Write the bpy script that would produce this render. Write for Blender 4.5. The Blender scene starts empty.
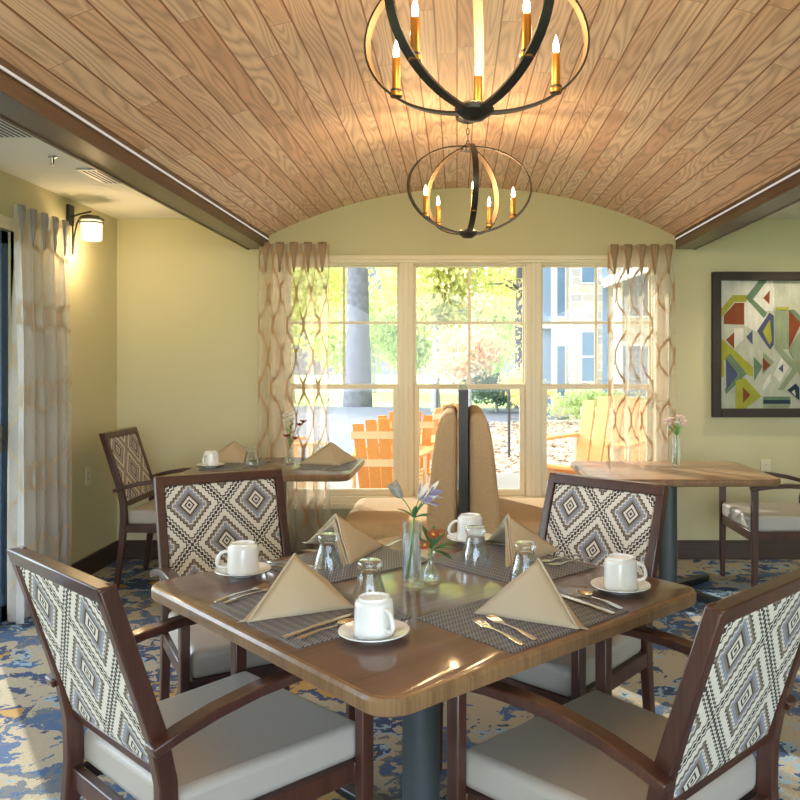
import bpy, bmesh, math, random
from math import sin, cos, pi, radians, sqrt, atan2
from mathutils import Vector, Matrix, Euler
random.seed(11)
S = bpy.context.scene
COL = S.collection
H, F, UX, VY = 1.40, 811.0, 457.0, 361.0          # eye height, focal length and vanishing point of the photograph
BW = 5.734                                         # back wall distance

def PT(u, v, z):
    """point on the horizontal plane z seen at u, v"""
    d = (H - z) * F / (v - VY)
    return Vector(((u - UX) / F * d, d, z))

# ------------------------------------------------------------------ materials
class NT:
    def __init__(s, name):
        s.m = bpy.data.materials.new(name); s.m.use_nodes = True
        s.t = s.m.node_tree; s.t.nodes.clear()
        s.out = s.t.nodes.new('ShaderNodeOutputMaterial')
    def n(s, typ, ins=None, **props):
        nd = s.t.nodes.new('ShaderNode' + typ)
        for k, v in props.items(): setattr(nd, k, v)
        for k, v in (ins or {}).items():
            sk = nd.inputs[k]
            if isinstance(v, bpy.types.NodeSocket): s.t.links.new(v, sk)
            else: sk.default_value = v
        return nd
    def m_(s, op, a, b=None, c=None):
        ins = {0: a}
        if b is not None: ins[1] = b
        if c is not None: ins[2] = c
        return s.n('Math', ins, operation=op).outputs[0]
    def co(s, kind='Object'):
        return s.n('TexCoord').outputs[kind]
    def sep(s, v):
        o = s.n('SeparateXYZ', {0: v}).outputs; return o[0], o[1], o[2]
    def comb(s, x, y, z=0.0):
        return s.n('CombineXYZ', {0: x, 1: y, 2: z}).outputs[0]
    def ramp(s, fac, stops, interp='LINEAR'):
        r = s.n('ValToRGB', {0: fac}); cr = r.color_ramp; cr.interpolation = interp
        while len(cr.elements) < len(stops): cr.elements.new(0.5)
        for e, (p, c) in zip(cr.elements, stops): e.position = p; e.color = (*c, 1)
        return r.outputs[0]
    def mix(s, f, a, b, blend='MIX'):
        nd = s.n('Mix', data_type='RGBA', blend_type=blend)
        for k, v in ((0, f), (6, a), (7, b)):
            if isinstance(v, bpy.types.NodeSocket): s.t.links.new(v, nd.inputs[k])
            else: nd.inputs[k].default_value = v if k == 0 else (*v, 1)
        return nd.outputs[2]
    def noise(s, vec, scale, detail=3, rough=.5, dist=0):
        return s.n('TexNoise', {'Vector': vec, 'Scale': scale, 'Detail': detail, 'Roughness': rough, 'Distortion': dist}).outputs[0]
    def bump(s, h, strength=.3, dist=.01):
        return s.n('Bump', {'Height': h, 'Strength': strength, 'Distance': dist}).outputs[0]
    def bsdf(s, col, rough=.5, metal=0, normal=None, **kw):
        ins = {'Base Color': col if isinstance(col, bpy.types.NodeSocket) else (*col, 1), 'Roughness': rough, 'Metallic': metal}
        if normal is not None: ins['Normal'] = normal
        ins.update(kw)
        return s.n('BsdfPrincipled', ins).outputs[0]
    def done(s, sh):
        s.t.links.new(sh, s.out.inputs[0]); return s.m

def flat(name, col, rough=.5, metal=0, nscale=30, var=.12, bump=0, **kw):
    t = NT(name); v = t.co()
    n = t.noise(v, nscale, 4)
    c = t.mix(n, tuple(x * (1 - var) for x in col), tuple(min(1, x * (1 + var)) for x in col))
    nm = t.bump(n, bump, .01) if bump else None
    return t.done(t.bsdf(c, rough, metal, nm, **kw))

def plank_mat(name, cols, w, L, groove, rough, axis='x', grain=1.0, coat=0.0, bumpy=.4):
    """boards side by side with their own tone, butt joints and grain"""
    t = NT(name); x, y, z = t.sep(t.co())
    if axis == 'y': x, y = y, x
    sx = t.m_('DIVIDE', x, w); row = t.m_('FLOOR', sx); fx = t.m_('FRACT', sx)
    r1 = t.n('TexWhiteNoise', {'W': row}, noise_dimensions='1D').outputs[0]
    ly = t.m_('ADD', t.m_('DIVIDE', y, L), t.m_('MULTIPLY', r1, 7.3)); colr = t.m_('FLOOR', ly); fy = t.m_('FRACT', ly)
    rnd = t.n('TexWhiteNoise', {'Vector': t.comb(row, colr, 0.0)}, noise_dimensions='2D').outputs[0]
    off = t.m_('MULTIPLY', rnd, 23.0)
    fine = t.noise(t.comb(t.m_('MULTIPLY', x, 75.0), t.m_('MULTIPLY', y, 2.2), off), 1.0, 4, .6)
    n2 = t.noise(t.comb(t.m_('MULTIPLY', x, 9.0), t.m_('MULTIPLY', y, .85), off), 1.0, 1.5, .45)
    wv = t.m_('POWER', t.m_('ABSOLUTE', t.m_('SUBTRACT', t.m_('MULTIPLY', t.m_('FRACT', t.m_('MULTIPLY', n2, 17.0)), 2.0), 1.0)), 1.6)
    f = t.m_('ADD', t.m_('MULTIPLY', fine, .45 * grain), t.m_('MULTIPLY', wv, .55 * grain))
    base = t.ramp(rnd, [(i / (len(cols) - 1), c) for i, c in enumerate(cols)])
    c = t.mix(t.m_('MULTIPLY', f, .95), base, tuple(k * .46 for k in cols[0]))
    hg = t.m_('MINIMUM', fx, t.m_('SUBTRACT', 1.0, fx))
    g = t.m_('LESS_THAN', hg, groove)
    gy = t.m_('LESS_THAN', fy, .0022)
    gg = t.m_('MAXIMUM', g, gy)
    c = t.mix(gg, c, (.30, .13, .06))
    hgt = t.m_('SUBTRACT', t.m_('MULTIPLY', f, -.15), gg)
    return t.done(t.bsdf(c, rough, 0, t.bump(hgt, bumpy, .004), **({'Coat Weight': coat, 'Coat Roughness': .12} if coat else {})))

def wood_mat(name, c1, c2, axis='x', scale=1.0, rough=.35, coat=0.0):
    t = NT(name); x, y, z = t.sep(t.co())
    a = {'x': (x, y, z), 'y': (y, x, z), 'z': (z, x, y)}[axis]
    fine = t.noise(t.comb(t.m_('MULTIPLY', a[0], 2.5 * scale), t.m_('MULTIPLY', a[1], 90 * scale), t.m_('MULTIPLY', a[2], 90 * scale)), 1.0, 5, .6)
    big = t.noise(t.comb(t.m_('MULTIPLY', a[0], .9 * scale), t.m_('MULTIPLY', a[1], 14 * scale), t.m_('MULTIPLY', a[2], 14 * scale)), 1.0, 3, .5, .6)
    f = t.m_('ADD', t.m_('MULTIPLY', fine, .6), t.m_('MULTIPLY', big, .6))
    c = t.ramp(f, [(.35, c1), (.8, c2)])
    return t.done(t.bsdf(c, rough, 0, t.bump(fine, .015, .001), **({'Coat Weight': coat, 'Coat Roughness': .09} if coat else {})))

def fabric_diamond():
    t = NT('diamond_upholstery'); x, y, z = t.sep(t.co())
    a = t.m_('DIVIDE', x, .26); b = t.m_('DIVIDE', t.m_('SUBTRACT', z, .705), .285)
    p = t.m_('ADD', a, b); q = t.m_('SUBTRACT', a, b)
    def cell(k): return t.m_('ABSOLUTE', t.m_('SUBTRACT', t.m_('FRACT', t.m_('ADD', k, .5)), .5))
    def tooth(k): return t.m_('MULTIPLY', t.m_('ABSOLUTE', t.m_('SUBTRACT', t.m_('FRACT', t.m_('MULTIPLY', k, 12.0)), .5)), .13)
    P, Q = cell(p), cell(q)
    dp = t.m_('MULTIPLY', P, 2.0); dq = t.m_('MULTIPLY', Q, 2.0)
    d0 = t.m_('MAXIMUM', dp, dq)
    usep = t.m_('GREATER_THAN', dp, dq)
    tt = t.m_('ADD', t.m_('MULTIPLY', usep, tooth(q)), t.m_('MULTIPLY', t.m_('SUBTRACT', 1.0, usep), tooth(p)))
    d1 = t.m_('ADD', d0, t.m_('SUBTRACT', tt, .033))
    DK, LT, GB, TP = (.050, .042, .038), (.74, .69, .60), (.27, .295, .37), (.24, .19, .145)
    plain = t.ramp(d0, [(0, DK), (.05, LT), (.10, DK), (.15, LT), (.235, DK), (.29, TP), (.36, GB)], 'CONSTANT')
    tooth_ = t.ramp(d1, [(0, GB), (.47, LT), (.52, TP), (.60, DK), (.645, LT), (.84, DK), (.90, LT), (.955, DK)], 'CONSTANT')
    c = t.mix(t.m_('GREATER_THAN', d0, .40), plain, tooth_)
    weave = t.n('TexChecker', {'Vector': t.comb(x, z, 0.0), 'Scale': 420.0}).outputs[1]
    n = t.noise(t.co(), 260, 2)
    c = t.mix(.25, c, t.ramp(n, [(.3, (.25, .25, .25)), (.7, (.95, .95, .95))]), 'MULTIPLY')
    return t.done(t.bsdf(c, .85, 0, t.bump(t.m_('ADD', n, weave), .3, .002)))

def carpet_mat():
    t = NT('patterned_carpet'); v = t.co()
    x, y, z = t.sep(v)
    wob = t.n('TexNoise', {'Vector': v, 'Scale': 2.6, 'Detail': 5.0, 'Roughness': .65}).outputs[1]
    vv = t.n('VectorMath', {0: v, 1: t.n('VectorMath', {0: wob, 'Scale': .55}, operation='SCALE').outputs[0]}, operation='ADD').outputs[0]
    a = t.noise(vv, 1.7, 4, .6); b = t.noise(t.n('VectorMath', {0: vv, 1: (7.3, 2.1, 0)}, operation='ADD').outputs[0], 2.4, 4, .6)
    N1, N2, PB, BG, MU, GR = (.018, .050, .15), (.045, .115, .27), (.28, .43, .56), (.44, .38, .27), (.46, .27, .06), (.13, .15, .18)
    ca = t.ramp(a, [(0, N1), (.40, PB), (.425, N2), (.475, BG), (.56, N1), (.60, MU), (.67, BG)], 'CONSTANT')
    cb = t.ramp(b, [(0, BG), (.40, N2), (.46, GR), (.50, BG), (.56, PB), (.585, N1), (.66, MU)], 'CONSTANT')
    m = t.noise(v, 1.3, 2)
    c = t.mix(t.m_('GREATER_THAN', m, .5), ca, cb)
    tuft = t.noise(v, 190, 2, .7)
    c = t.mix(.55, c, t.ramp(tuft, [(.3, (.3, .3, .3)), (.65, (1, 1, 1))]), 'MULTIPLY')
    c = t.mix(.03, c, (.6, .6, .6))
    return t.done(t.bsdf(c, .95, 0, t.bump(tuft, .8, .008)))

def sheer_mat(name, body, line, alpha):
    t = NT(name); u, v, w = t.sep(t.co('UV'))
    W = .23; A = W / 4; s1 = t.m_('MULTIPLY', t.m_('SINE', t.m_('MULTIPLY', v, 2 * pi / .44)), A * 1.05)
    u = t.m_('ADD', u, t.m_('MULTIPLY', t.noise(t.comb(t.m_('MULTIPLY', u, 2.5), t.m_('MULTIPLY', v, 2.2)), 1.0, 1), .09))
    def dist(off, sg):
        k = t.m_('ADD' if sg > 0 else 'SUBTRACT', t.m_('SUBTRACT', u, off), s1)
        fr = t.m_('FRACT', t.m_('ADD', t.m_('DIVIDE', k, W), .5))
        return t.m_('MULTIPLY', t.m_('ABSOLUTE', t.m_('SUBTRACT', fr, .5)), W)
    d = t.m_('MINIMUM', dist(0, 1), dist(W / 2, -1))
    ln = t.m_('LESS_THAN', d, .0100)
    col = t.mix(ln, body, line)
    thr = t.noise(t.comb(t.m_('MULTIPLY', u, 300.0), t.m_('MULTIPLY', v, 30.0)), 1, 2)
    dif = t.n('BsdfDiffuse', {'Color': col}).outputs[0]; tr = t.n('BsdfTranslucent', {'Color': col}).outputs[0]
    cl = t.n('MixShader', {0: .5, 1: dif, 2: tr}).outputs[0]
    fac = t.m_('ADD', t.m_('MULTIPLY', ln, .6), t.m_('ADD', alpha - .06, t.m_('MULTIPLY', thr, .12)))
    tp = t.n('BsdfTransparent', {'Color': (1, 1, 1, 1)}).outputs[0]
    return t.done(t.n('MixShader', {0: t.m_('MINIMUM', fac, 1.0), 1: tp, 2: cl}).outputs[0])

def pane_mat():
    t = NT('window_glass')
    tp = t.n('BsdfTransparent', {'Color': (.97, .985, .98, 1)}).outputs[0]
    gl = t.n('BsdfGlossy', {'Color': (1, 1, 1, 1), 'Roughness': .02}).outputs[0]
    n = t.noise(t.co(), 2, 2)
    return t.done(t.n('MixShader', {0: t.m_('ADD', .012, t.m_('MULTIPLY', n, .01)), 1: tp, 2: gl}).outputs[0])

def glass_mat(name, col=(1, 1, 1), ior=1.45, clear=.45):
    t = NT(name)
    g = t.n('BsdfGlass', {'Color': (*col, 1), 'Roughness': 0.0, 'IOR': ior}).outputs[0]
    tp = t.n('BsdfTransparent', {'Color': (*col, 1)}).outputs[0]
    return t.done(t.n('MixShader', {0: clear, 1: g, 2: tp}).outputs[0])

def thin_glass(name):
    t = NT(name)
    lw = t.n('LayerWeight', {'Blend': .5}).outputs[1]
    f = t.m_('ADD', .05, t.m_('MULTIPLY', t.m_('POWER', lw, 2.2), .75))
    tp = t.n('BsdfTransparent', {'Color': (.96, .98, .98, 1)}).outputs[0]
    gl = t.n('BsdfGlossy', {'Color': (.95, .97, 1, 1), 'Roughness': .02}).outputs[0]
    rf = t.n('BsdfGlass', {'Color': (.98, 1, 1, 1), 'Roughness': .0, 'IOR': 1.2}).outputs[0]
    base = t.n('MixShader', {0: .25, 1: tp, 2: rf}).outputs[0]
    return t.done(t.n('MixShader', {0: f, 1: base, 2: gl}).outputs[0])

def emit_mat(name, col, st):
    t = NT(name); return t.done(t.n('Emission', {'Color': (*col, 1), 'Strength': st}).outputs[0])

def stone_mat():
    t = NT('stone_masonry'); x, y, z = t.sep(t.co())
    v = t.comb(t.m_('ADD', x, y), z)
    br = t.n('TexBrick', {'Vector': v, 'Color1': (.55, .47, .36, 1), 'Color2': (.36, .35, .34, 1), 'Mortar': (.60, .57, .50, 1), 'Scale': 1.0,
             'Mortar Size': .015, 'Brick Width': .55, 'Row Height': .22, 'Bias': .1}, offset=.37, squash=.7, squash_frequency=3)
    n = t.noise(t.co(), 6, 4)
    c = t.mix(.4, br.outputs[0], t.ramp(n, [(.3, (.5, .5, .52)), (.7, (1, .97, .9))]), 'MULTIPLY')
    return t.done(t.bsdf(c, .9, 0, t.bump(br.outputs[1], -.5, .02)))

def placemat_mat():
    t = NT('woven_vinyl'); x, y, z = t.sep(t.co())
    s = t.m_('SINE', t.m_('MULTIPLY', x, 620.0)); s2 = t.m_('SINE', t.m_('MULTIPLY', y, 480.0))
    w = t.m_('MULTIPLY', s, s2)
    row = t.m_('SINE', t.m_('MULTIPLY', y, 240.0))
    c = t.mix(t.m_('GREATER_THAN', w, .15), (.040, .045, .062), (.24, .26, .32))
    c = t.mix(t.m_('MULTIPLY', t.m_('GREATER_THAN', row, .2), .35), c, (.30, .305, .34))
    return t.done(t.bsdf(c, .45, 0, t.bump(w, .5, .002)))

def litter_ground():
    t = NT('leaf_litter_soil'); v = t.co()
    vo = t.n('TexVoronoi', {'Vector': v, 'Scale': 9.0}); c = t.ramp(t.n('SeparateColor', {0: vo.outputs[1]}).outputs[0],
        [(0, (.30, .20, .13)), (.4, (.50, .40, .30)), (.7, (.62, .52, .40)), (1, (.30, .22, .20))])
    return t.done(t.bsdf(c, .9, 0, t.bump(vo.outputs[0], .8, .03)))

def leafmat(name, c1, c2):
    t = NT(name); v = t.co()
    n = t.noise(v, 2.2, 3); n2 = t.n('TexWhiteNoise', {'Vector': t.n('VectorMath', {0: v, 1: (.25, .25, .25)}, operation='SNAP').outputs[0]}).outputs[0]
    c = t.mix(t.m_('ADD', t.m_('MULTIPLY', n, .5), t.m_('MULTIPLY', n2, .5)), c1, c2)
    a = t.n('BsdfDiffuse', {'Color': c}).outputs[0]; b = t.n('BsdfTranslucent', {'Color': c}).outputs[0]
    return t.done(t.n('MixShader', {0: .5, 1: a, 2: b}).outputs[0])

M = {}
M['wall'] = flat('sage_wall_paint', (.585, .55, .335), .8, nscale=120, var=.03, bump=.03)
M['ceil'] = flat('ceiling_paint', (.80, .80, .72), .9, nscale=150, var=.02, bump=.03)
M['vault'] = plank_mat('vault_planks', [(.80, .50, .33), (.92, .65, .45), (.97, .75, .55), (.85, .56, .38), (.98, .80, .62)], .08, 1.15, .04, .5, grain=.9, bumpy=.5)
M['beam'] = wood_mat('beam_dark_oak', (.035, .018, .010), (.13, .065, .035), 'y', .8, .35, .2)
M['base'] = wood_mat('dark_baseboard', (.03, .018, .012), (.07, .04, .025), 'x', .8, .4)
M['carpet'] = carpet_mat()
M['wframe'] = flat('cream_window_vinyl', (.78, .70, .50), .45, nscale=40, var=.03)
M['pane'] = pane_mat()
M['door'] = flat('dark_blue_door_frame', (.05, .10, .18), .35, .2, var=.1)
M['chairframe'] = wood_mat('mahogany_frame', (.030, .011, .008), (.085, .030, .019), 'z', 1.2, .30, .25)
M['fabric'] = fabric_diamond()
M['seat'] = flat('taupe_vinyl', (.40, .365, .325), .42, nscale=300, var=.05, bump=.08)
M['glide'] = flat('nylon_glide', (.6, .6, .6), .5)
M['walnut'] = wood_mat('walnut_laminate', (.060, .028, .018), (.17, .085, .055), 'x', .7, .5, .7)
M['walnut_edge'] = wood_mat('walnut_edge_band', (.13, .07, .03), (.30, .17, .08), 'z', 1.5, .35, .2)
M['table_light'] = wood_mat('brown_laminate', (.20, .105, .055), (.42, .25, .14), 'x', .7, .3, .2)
M['iron'] = flat('grey_steel_column', (.085, .10, .105), .5, .4, var=.1)
M['black'] = flat('black_base', (.015, .015, .016), .4, .2)
M['mug'] = flat('white_china', (.82, .83, .82), .15, nscale=10, var=.02, **{'Coat Weight': .4})
M['glass'] = thin_glass('tumbler_glass')
M['vase'] = thin_glass('vase_glass')
M['water'] = glass_mat('vase_water', (.95, .98, 1), 1.33, .4)
M['steel'] = flat('polished_steel', (.75, .72, .68), .18, 1, var=.05)
M['napkin'] = flat('tan_linen', (.50, .42, .29), .85, nscale=400, var=.08, bump=.15)
M['mat'] = placemat_mat()
M['tweed'] = flat('tan_tweed', (.50, .345, .19), .9, nscale=160, var=.35, bump=.4)
M['divider'] = flat('charcoal_divider', (.045, .042, .038), .4, .3)
M['bronze'] = flat('dark_bronze', (.050, .046, .040), .42, .55, var=.1)
M['gold'] = flat('aged_brass', (.42, .21, .045), .35, .8, var=.15)
M['goldleaf'] = flat('bronze_gold_inside', (.10, .062, .032), .5, .3, var=.2)
M['bulb'] = emit_mat('lit_filament_bulb', (1, .72, .36), 60)
M['shade'] = emit_mat('lit_frosted_shade', (1, .76, .42), 1.25)
M['downlight'] = emit_mat('lit_downlight', (1, .9, .72), 6)
M['led'] = emit_mat('led_strip', (1, .90, .80), .38)
M['plate'] = flat('ivory_plate', (.72, .66, .48), .4, var=.02)
M['vent'] = flat('white_vent', (.6, .62, .58), .5, var=.03)
M['dark'] = flat('dark_slot', (.02, .02, .02), .8)
M['sheer'] = sheer_mat('sheer_ogee_window', (.88, .80, .68), (.46, .31, .18), .44)
M['sheer2'] = sheer_mat('sheer_ogee_door', (.74, .76, .78), (.52, .44, .34), .55)
M['pleat'] = flat('shaded_taupe_pleat', (.36, .25, .15), .8, nscale=200, var=.15)  # fold shading of the curtain header put into a darker pleat colour
M['pleat2'] = flat('shaded_grey_pleat', (.36, .34, .32), .8, nscale=200, var=.15)  # same for the door curtain: pleat shade is in the colour
M['picframe'] = wood_mat('picture_frame_wood', (.014, .008, .005), (.035, .020, .012), 'x', .8, .6)
M['orange'] = flat('orange_paint', (.90, .38, .11), .5, var=.08)
M['peach'] = flat('sunlit_frame_and_table_peach', (.85, .62, .40), .5, var=.06)  # sun highlight put into the chair frames' colour; side table shares it
M['bark'] = flat('rough_bark', (.15, .145, .165), .95, nscale=6, var=.5, bump=1)
M['barkp'] = flat('pale_bark', (.42, .40, .40), .95, nscale=6, var=.4, bump=1)
M['leafy'] = leafmat('yellow_green_leaves', (.55, .62, .18), (.90, .84, .42))
M['leafg'] = leafmat('green_leaves', (.38, .52, .20), (.68, .74, .36))
M['leafo'] = leafmat('golden_leaves', (.92, .68, .22), (.95, .84, .45))
M['leafr'] = leafmat('rosy_leaves', (.86, .56, .40), (.93, .80, .50))
M['leafd'] = leafmat('dark_green_leaves', (.10, .22, .15), (.26, .40, .26))
M['asphalt'] = flat('pale_asphalt', (.19, .20, .23), .9, nscale=40, var=.15, bump=.2, **{'Specular IOR Level': .1})
M['concrete'] = flat('patio_concrete', (.25, .24, .22), .9, nscale=15, var=.08, bump=.1, **{'Specular IOR Level': .1})
M['grass'] = flat('lawn_grass', (.40, .48, .20), .95, nscale=12, var=.35, bump=.5)
M['litter'] = litter_ground()
M['leaflitter'] = flat('fallen_leaf', (.42, .29, .20), .9, nscale=3, var=.4)
M['stone'] = stone_mat()
M['siding'] = flat('cream_siding', (.55, .49, .38), .8, nscale=4, var=.08)
M['bluetrim'] = flat('slate_blue_siding', (.16, .23, .33), .7, var=.1)
M['bglass'] = flat('building_window_glass', (.10, .18, .28), .1, .1, var=.3, nscale=2)
M['whitetrim'] = flat('white_trim', (.80, .80, .78), .6, var=.03)
M['stem'] = flat('green_stem', (.10, .28, .06), .5, nscale=60, var=.2)
M['leaf'] = flat('flower_leaf', (.07, .20, .07), .45, nscale=60, var=.3)
M['lilac'] = flat('lilac_petal', (.30, .23, .40), .6, nscale=50, var=.35)
M['bud'] = flat('striped_bud', (.35, .33, .30), .6, nscale=70, var=.55)
M['white_petal'] = flat('white_petal', (.85, .83, .72), .6, nscale=60, var=.08)
M['pink_petal'] = flat('pink_petal', (.85, .62, .66), .6, nscale=60, var=.12)
M['red_petal'] = flat('dark_red_petal', (.30, .03, .03), .5, nscale=60, var=.3)
M['rust'] = flat('rust_petal', (.42, .11, .04), .5, nscale=80, var=.4)
M['yellow'] = flat('yellow_centre', (.80, .50, .05), .5, nscale=90, var=.2)

# ------------------------------------------------------------------ mesh building
class MB:
    def __init__(s): s.b = bmesh.new(); s.uv = None
    def box(s, lo, hi, mat=0, xf=None):
        v = [s.b.verts.new((x, y, z)) for x in (lo[0], hi[0]) for y in (lo[1], hi[1]) for z in (lo[2], hi[2])]
        if xf is not None:
            for q in v: q.co = xf @ q.co
        for f in ((0, 1, 3, 2), (4, 6, 7, 5), (0, 4, 5, 1), (2, 3, 7, 6), (0, 2, 6, 4), (1, 5, 7, 3)):
            s.b.faces.new([v[i] for i in f]).material_index = mat
        return s
    def prism(s, pts, ax, a0, a1, mat=0):
        """pts: 2-d outline in the two other axes, extruded along ax from a0 to a1"""
        def mk(p, a): return {'x': (a, p[0], p[1]), 'y': (p[0], a, p[1]), 'z': (p[0], p[1], a)}[ax]
        A = [s.b.verts.new(mk(p, a0)) for p in pts]; B = [s.b.verts.new(mk(p, a1)) for p in pts]
        n = len(pts)
        s.b.faces.new(A[::-1]).material_index = mat; s.b.faces.new(B).material_index = mat
        for i in range(n): s.b.faces.new((A[i], A[(i + 1) % n], B[(i + 1) % n], B[i])).material_index = mat
        return s
    def ribbon(s, path, th, x0, x1):
        """bent bar: path of (y, z), thickness th (number or list) across the path, from x0 to x1"""
        n = len(path); L, R = [], []
        for i, p in enumerate(path):
            a = Vector(path[max(0, i - 1)]); b = Vector(path[min(n - 1, i + 1)])
            d = (b - a).normalized(); nn = Vector((-d.y, d.x)); h = (th[i] if isinstance(th, (list, tuple)) else th) / 2
            L.append(Vector(p) + nn * h); R.append(Vector(p) - nn * h)
        ring = [[s.b.verts.new(q) for q in ((x0, L[i].x, L[i].y), (x1, L[i].x, L[i].y), (x1, R[i].x, R[i].y), (x0, R[i].x, R[i].y))] for i in range(n)]
        for i in range(n - 1):
            for k in range(4):
                s.b.faces.new((ring[i][k], ring[i][(k + 1) % 4], ring[i + 1][(k + 1) % 4], ring[i + 1][k]))
        s.b.faces.new(ring[0][::-1]); s.b.faces.new(ring[-1])
        return s
    def lathe(s, prof, seg=32, c=(0, 0, 0), mat=0, close=False):
        rings = []
        for r, z in prof:
            if r < 1e-6: rings.append([s.b.verts.new((c[0], c[1], c[2] + z))])
            else: rings.append([s.b.verts.new((c[0] + r * cos(2 * pi * k / seg), c[1] + r * sin(2 * pi * k / seg), c[2] + z)) for k in range(seg)])
        pr = list(zip(rings, rings[1:]))
        if close: pr.append((rings[-1], rings[0]))
        for A, B in pr:
            for k in range(seg):
                k2 = (k + 1) % seg
                if len(A) == 1 and len(B) == 1: continue
                if len(A) == 1: f = (A[0], B[k], B[k2])
                elif len(B) == 1: f = (A[k], A[k2], B[0])
                else: f = (A[k], A[k2], B[k2], B[k])
                s.b.faces.new(f).material_index = mat
        return s
    def tube(s, pts, r, seg=8, mat=0, closed=False):
        pts = [Vector(p) for p in pts]; n = len(pts); up = Vector((0.13, .21, 1)).normalized(); prev = None; rings = []
        for i, p in enumerate(pts):
            if closed: d = pts[(i + 1) % n] - pts[i - 1]
            else: d = pts[min(n - 1, i + 1)] - pts[max(0, i - 1)]
            d.normalize()
            u = (prev - d * prev.dot(d)) if prev is not None else (up.cross(d) if abs(up.dot(d)) < .95 else Vector((1, 0, 0)).cross(d))
            u.normalize(); prev = u; w = d.cross(u)
            rr = r[i] if isinstance(r, (list, tuple)) else r
            rings.append([s.b.verts.new(p + (u * cos(2 * pi * k / seg) + w * sin(2 * pi * k / seg)) * rr) for k in range(seg)])
        m = n if closed else n - 1
        for i in range(m):
            A, B = rings[i], rings[(i + 1) % n]
            for k in range(seg): s.b.faces.new((A[k], A[(k + 1) % seg], B[(k + 1) % seg], B[k])).material_index = mat
        if not closed:
            s.b.faces.new(rings[0][::-1]).material_index = mat; s.b.faces.new(rings[-1]).material_index = mat
        return s
    def ball(s, c, r, sc=(1, 1, 1), seg=12, mat=0):
        g = bmesh.ops.create_uvsphere(s.b, u_segments=seg, v_segments=max(6, seg // 2 + 2), radius=r)
        for v in g['verts']: v.co = Vector((v.co.x * sc[0] + c[0], v.co.y * sc[1] + c[1], v.co.z * sc[2] + c[2]))
        fs = set(f for v in g['verts'] for f in v.link_faces)
        for f in fs: f.material_index = mat
        return s
    def poly(s, pts, mat=0):
        s.b.faces.new([s.b.verts.new(p) for p in pts]).material_index = mat; return s
    def xf(s, m):
        for v in s.b.verts: v.co = m @ v.co
        return s
    def build(s, name, mats, parent=None, bevel=0, seg=2, smooth=True, angle=40, loc=None, rz=0, subd=0, fix=True):
        if fix: bmesh.ops.recalc_face_normals(s.b, faces=s.b.faces[:])
        me = bpy.data.meshes.new(name); s.b.to_mesh(me); s.b.free()
        for m in (mats if isinstance(mats, (list, tuple)) else [mats]): me.materials.append(m)
        if smooth:
            me.shade_smooth(); me.set_sharp_from_angle(angle=radians(angle))
        o = bpy.data.objects.new(name, me); COL.objects.link(o)
        if parent: o.parent = parent
        if loc is not None: o.location = loc
        o.rotation_euler.z = rz
        if bevel:
            b = o.modifiers.new('bevel', 'BEVEL'); b.width = bevel; b.segments = seg; b.limit_method = 'ANGLE'; b.angle_limit = radians(35)
        if subd:
            b = o.modifiers.new('sub', 'SUBSURF'); b.levels = subd; b.render_levels = subd
        return o

def tag(o, label=None, cat=None, group=None, kind=None):
    if label: o['label'] = label
    if cat: o['category'] = cat
    if group: o['group'] = group
    if kind: o['kind'] = kind
    return o
def thing(name, label, cat, loc=(0, 0, 0), rz=0, group=None):
    o = bpy.data.objects.new(name, None); o.empty_display_size = .1; COL.objects.link(o)
    o.location = loc; o.rotation_euler.z = rz
    return tag(o, label, cat, group)
def dup(root, loc, rz, label, group=None):
    def cp(o, par):
        c = o.copy(); COL.objects.link(c); c.parent = par
        for ch in o.children: cp(ch, c)
        return c
    r = cp(root, None); r.location = loc; r.rotation_euler = (0, 0, rz); r['label'] = label
    if group: r['group'] = group
    return r
def struct(o): return tag(o, kind='structure')
def bez(p0, p1, p2, n=8):
    p0, p1, p2 = map(Vector, (p0, p1, p2))
    return [p0 * (1 - t) ** 2 + p1 * 2 * t * (1 - t) + p2 * t * t for t in [i / n for i in range(n + 1)]]

# ------------------------------------------------------------------ room shell
XL, XR, YB = -2.404, 4.4, -2.6
CZ = 2.405; BZ = 2.19                    # flat ceiling, beam underside
BLo, BLi, BRi, BRo = -1.47, -1.335, 1.545, 1.675
struct(MB().box((XL - .15, YB, -.12), (XR + .15, BW + .15, 0)).build('floor', M['carpet'], smooth=False))
# back wall around three windows
WX = [(-1.209, -.410), (-.311, .488), (.594, 1.393)]
WO = (-1.30, 1.485); WB, WT = .385, 2.125
mb = MB()
mb.box((XL - .15, BW, 0), (WO[0], BW + .15, 2.9)).box((WO[1], BW, 0), (XR + .15, BW + .15, 2.9))
mb.box((WO[0], BW, 0), (WO[1], BW + .15, WB)).box((WO[0], BW, WT), (WO[1], BW + .15, 2.9))
struct(mb.build('wall_back', M['wall'], smooth=False))
# left wall with patio door
DY0, DY1, DT = .9, 4.40, 2.10
mb = MB()
mb.box((XL - .15, YB, 0), (XL, DY0, 2.5)).box((XL - .15, DY1, 0), (XL, BW, 2.5)).box((XL - .15, DY0, DT), (XL, DY1, 2.5))
struct(mb.build('wall_left', M['wall'], smooth=False))
struct(MB().box((XR, YB, 0), (XR + .15, BW, 2.5)).build('wall_right', M['wall'], smooth=False))
# flat ceilings
mb = MB(); mb.box((XL, YB, CZ), (BLo, BW, CZ + .12)).box((BRo, YB, CZ), (XR, BW, CZ + .12))
struct(mb.build('ceiling', M['ceil'], smooth=False))
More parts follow.
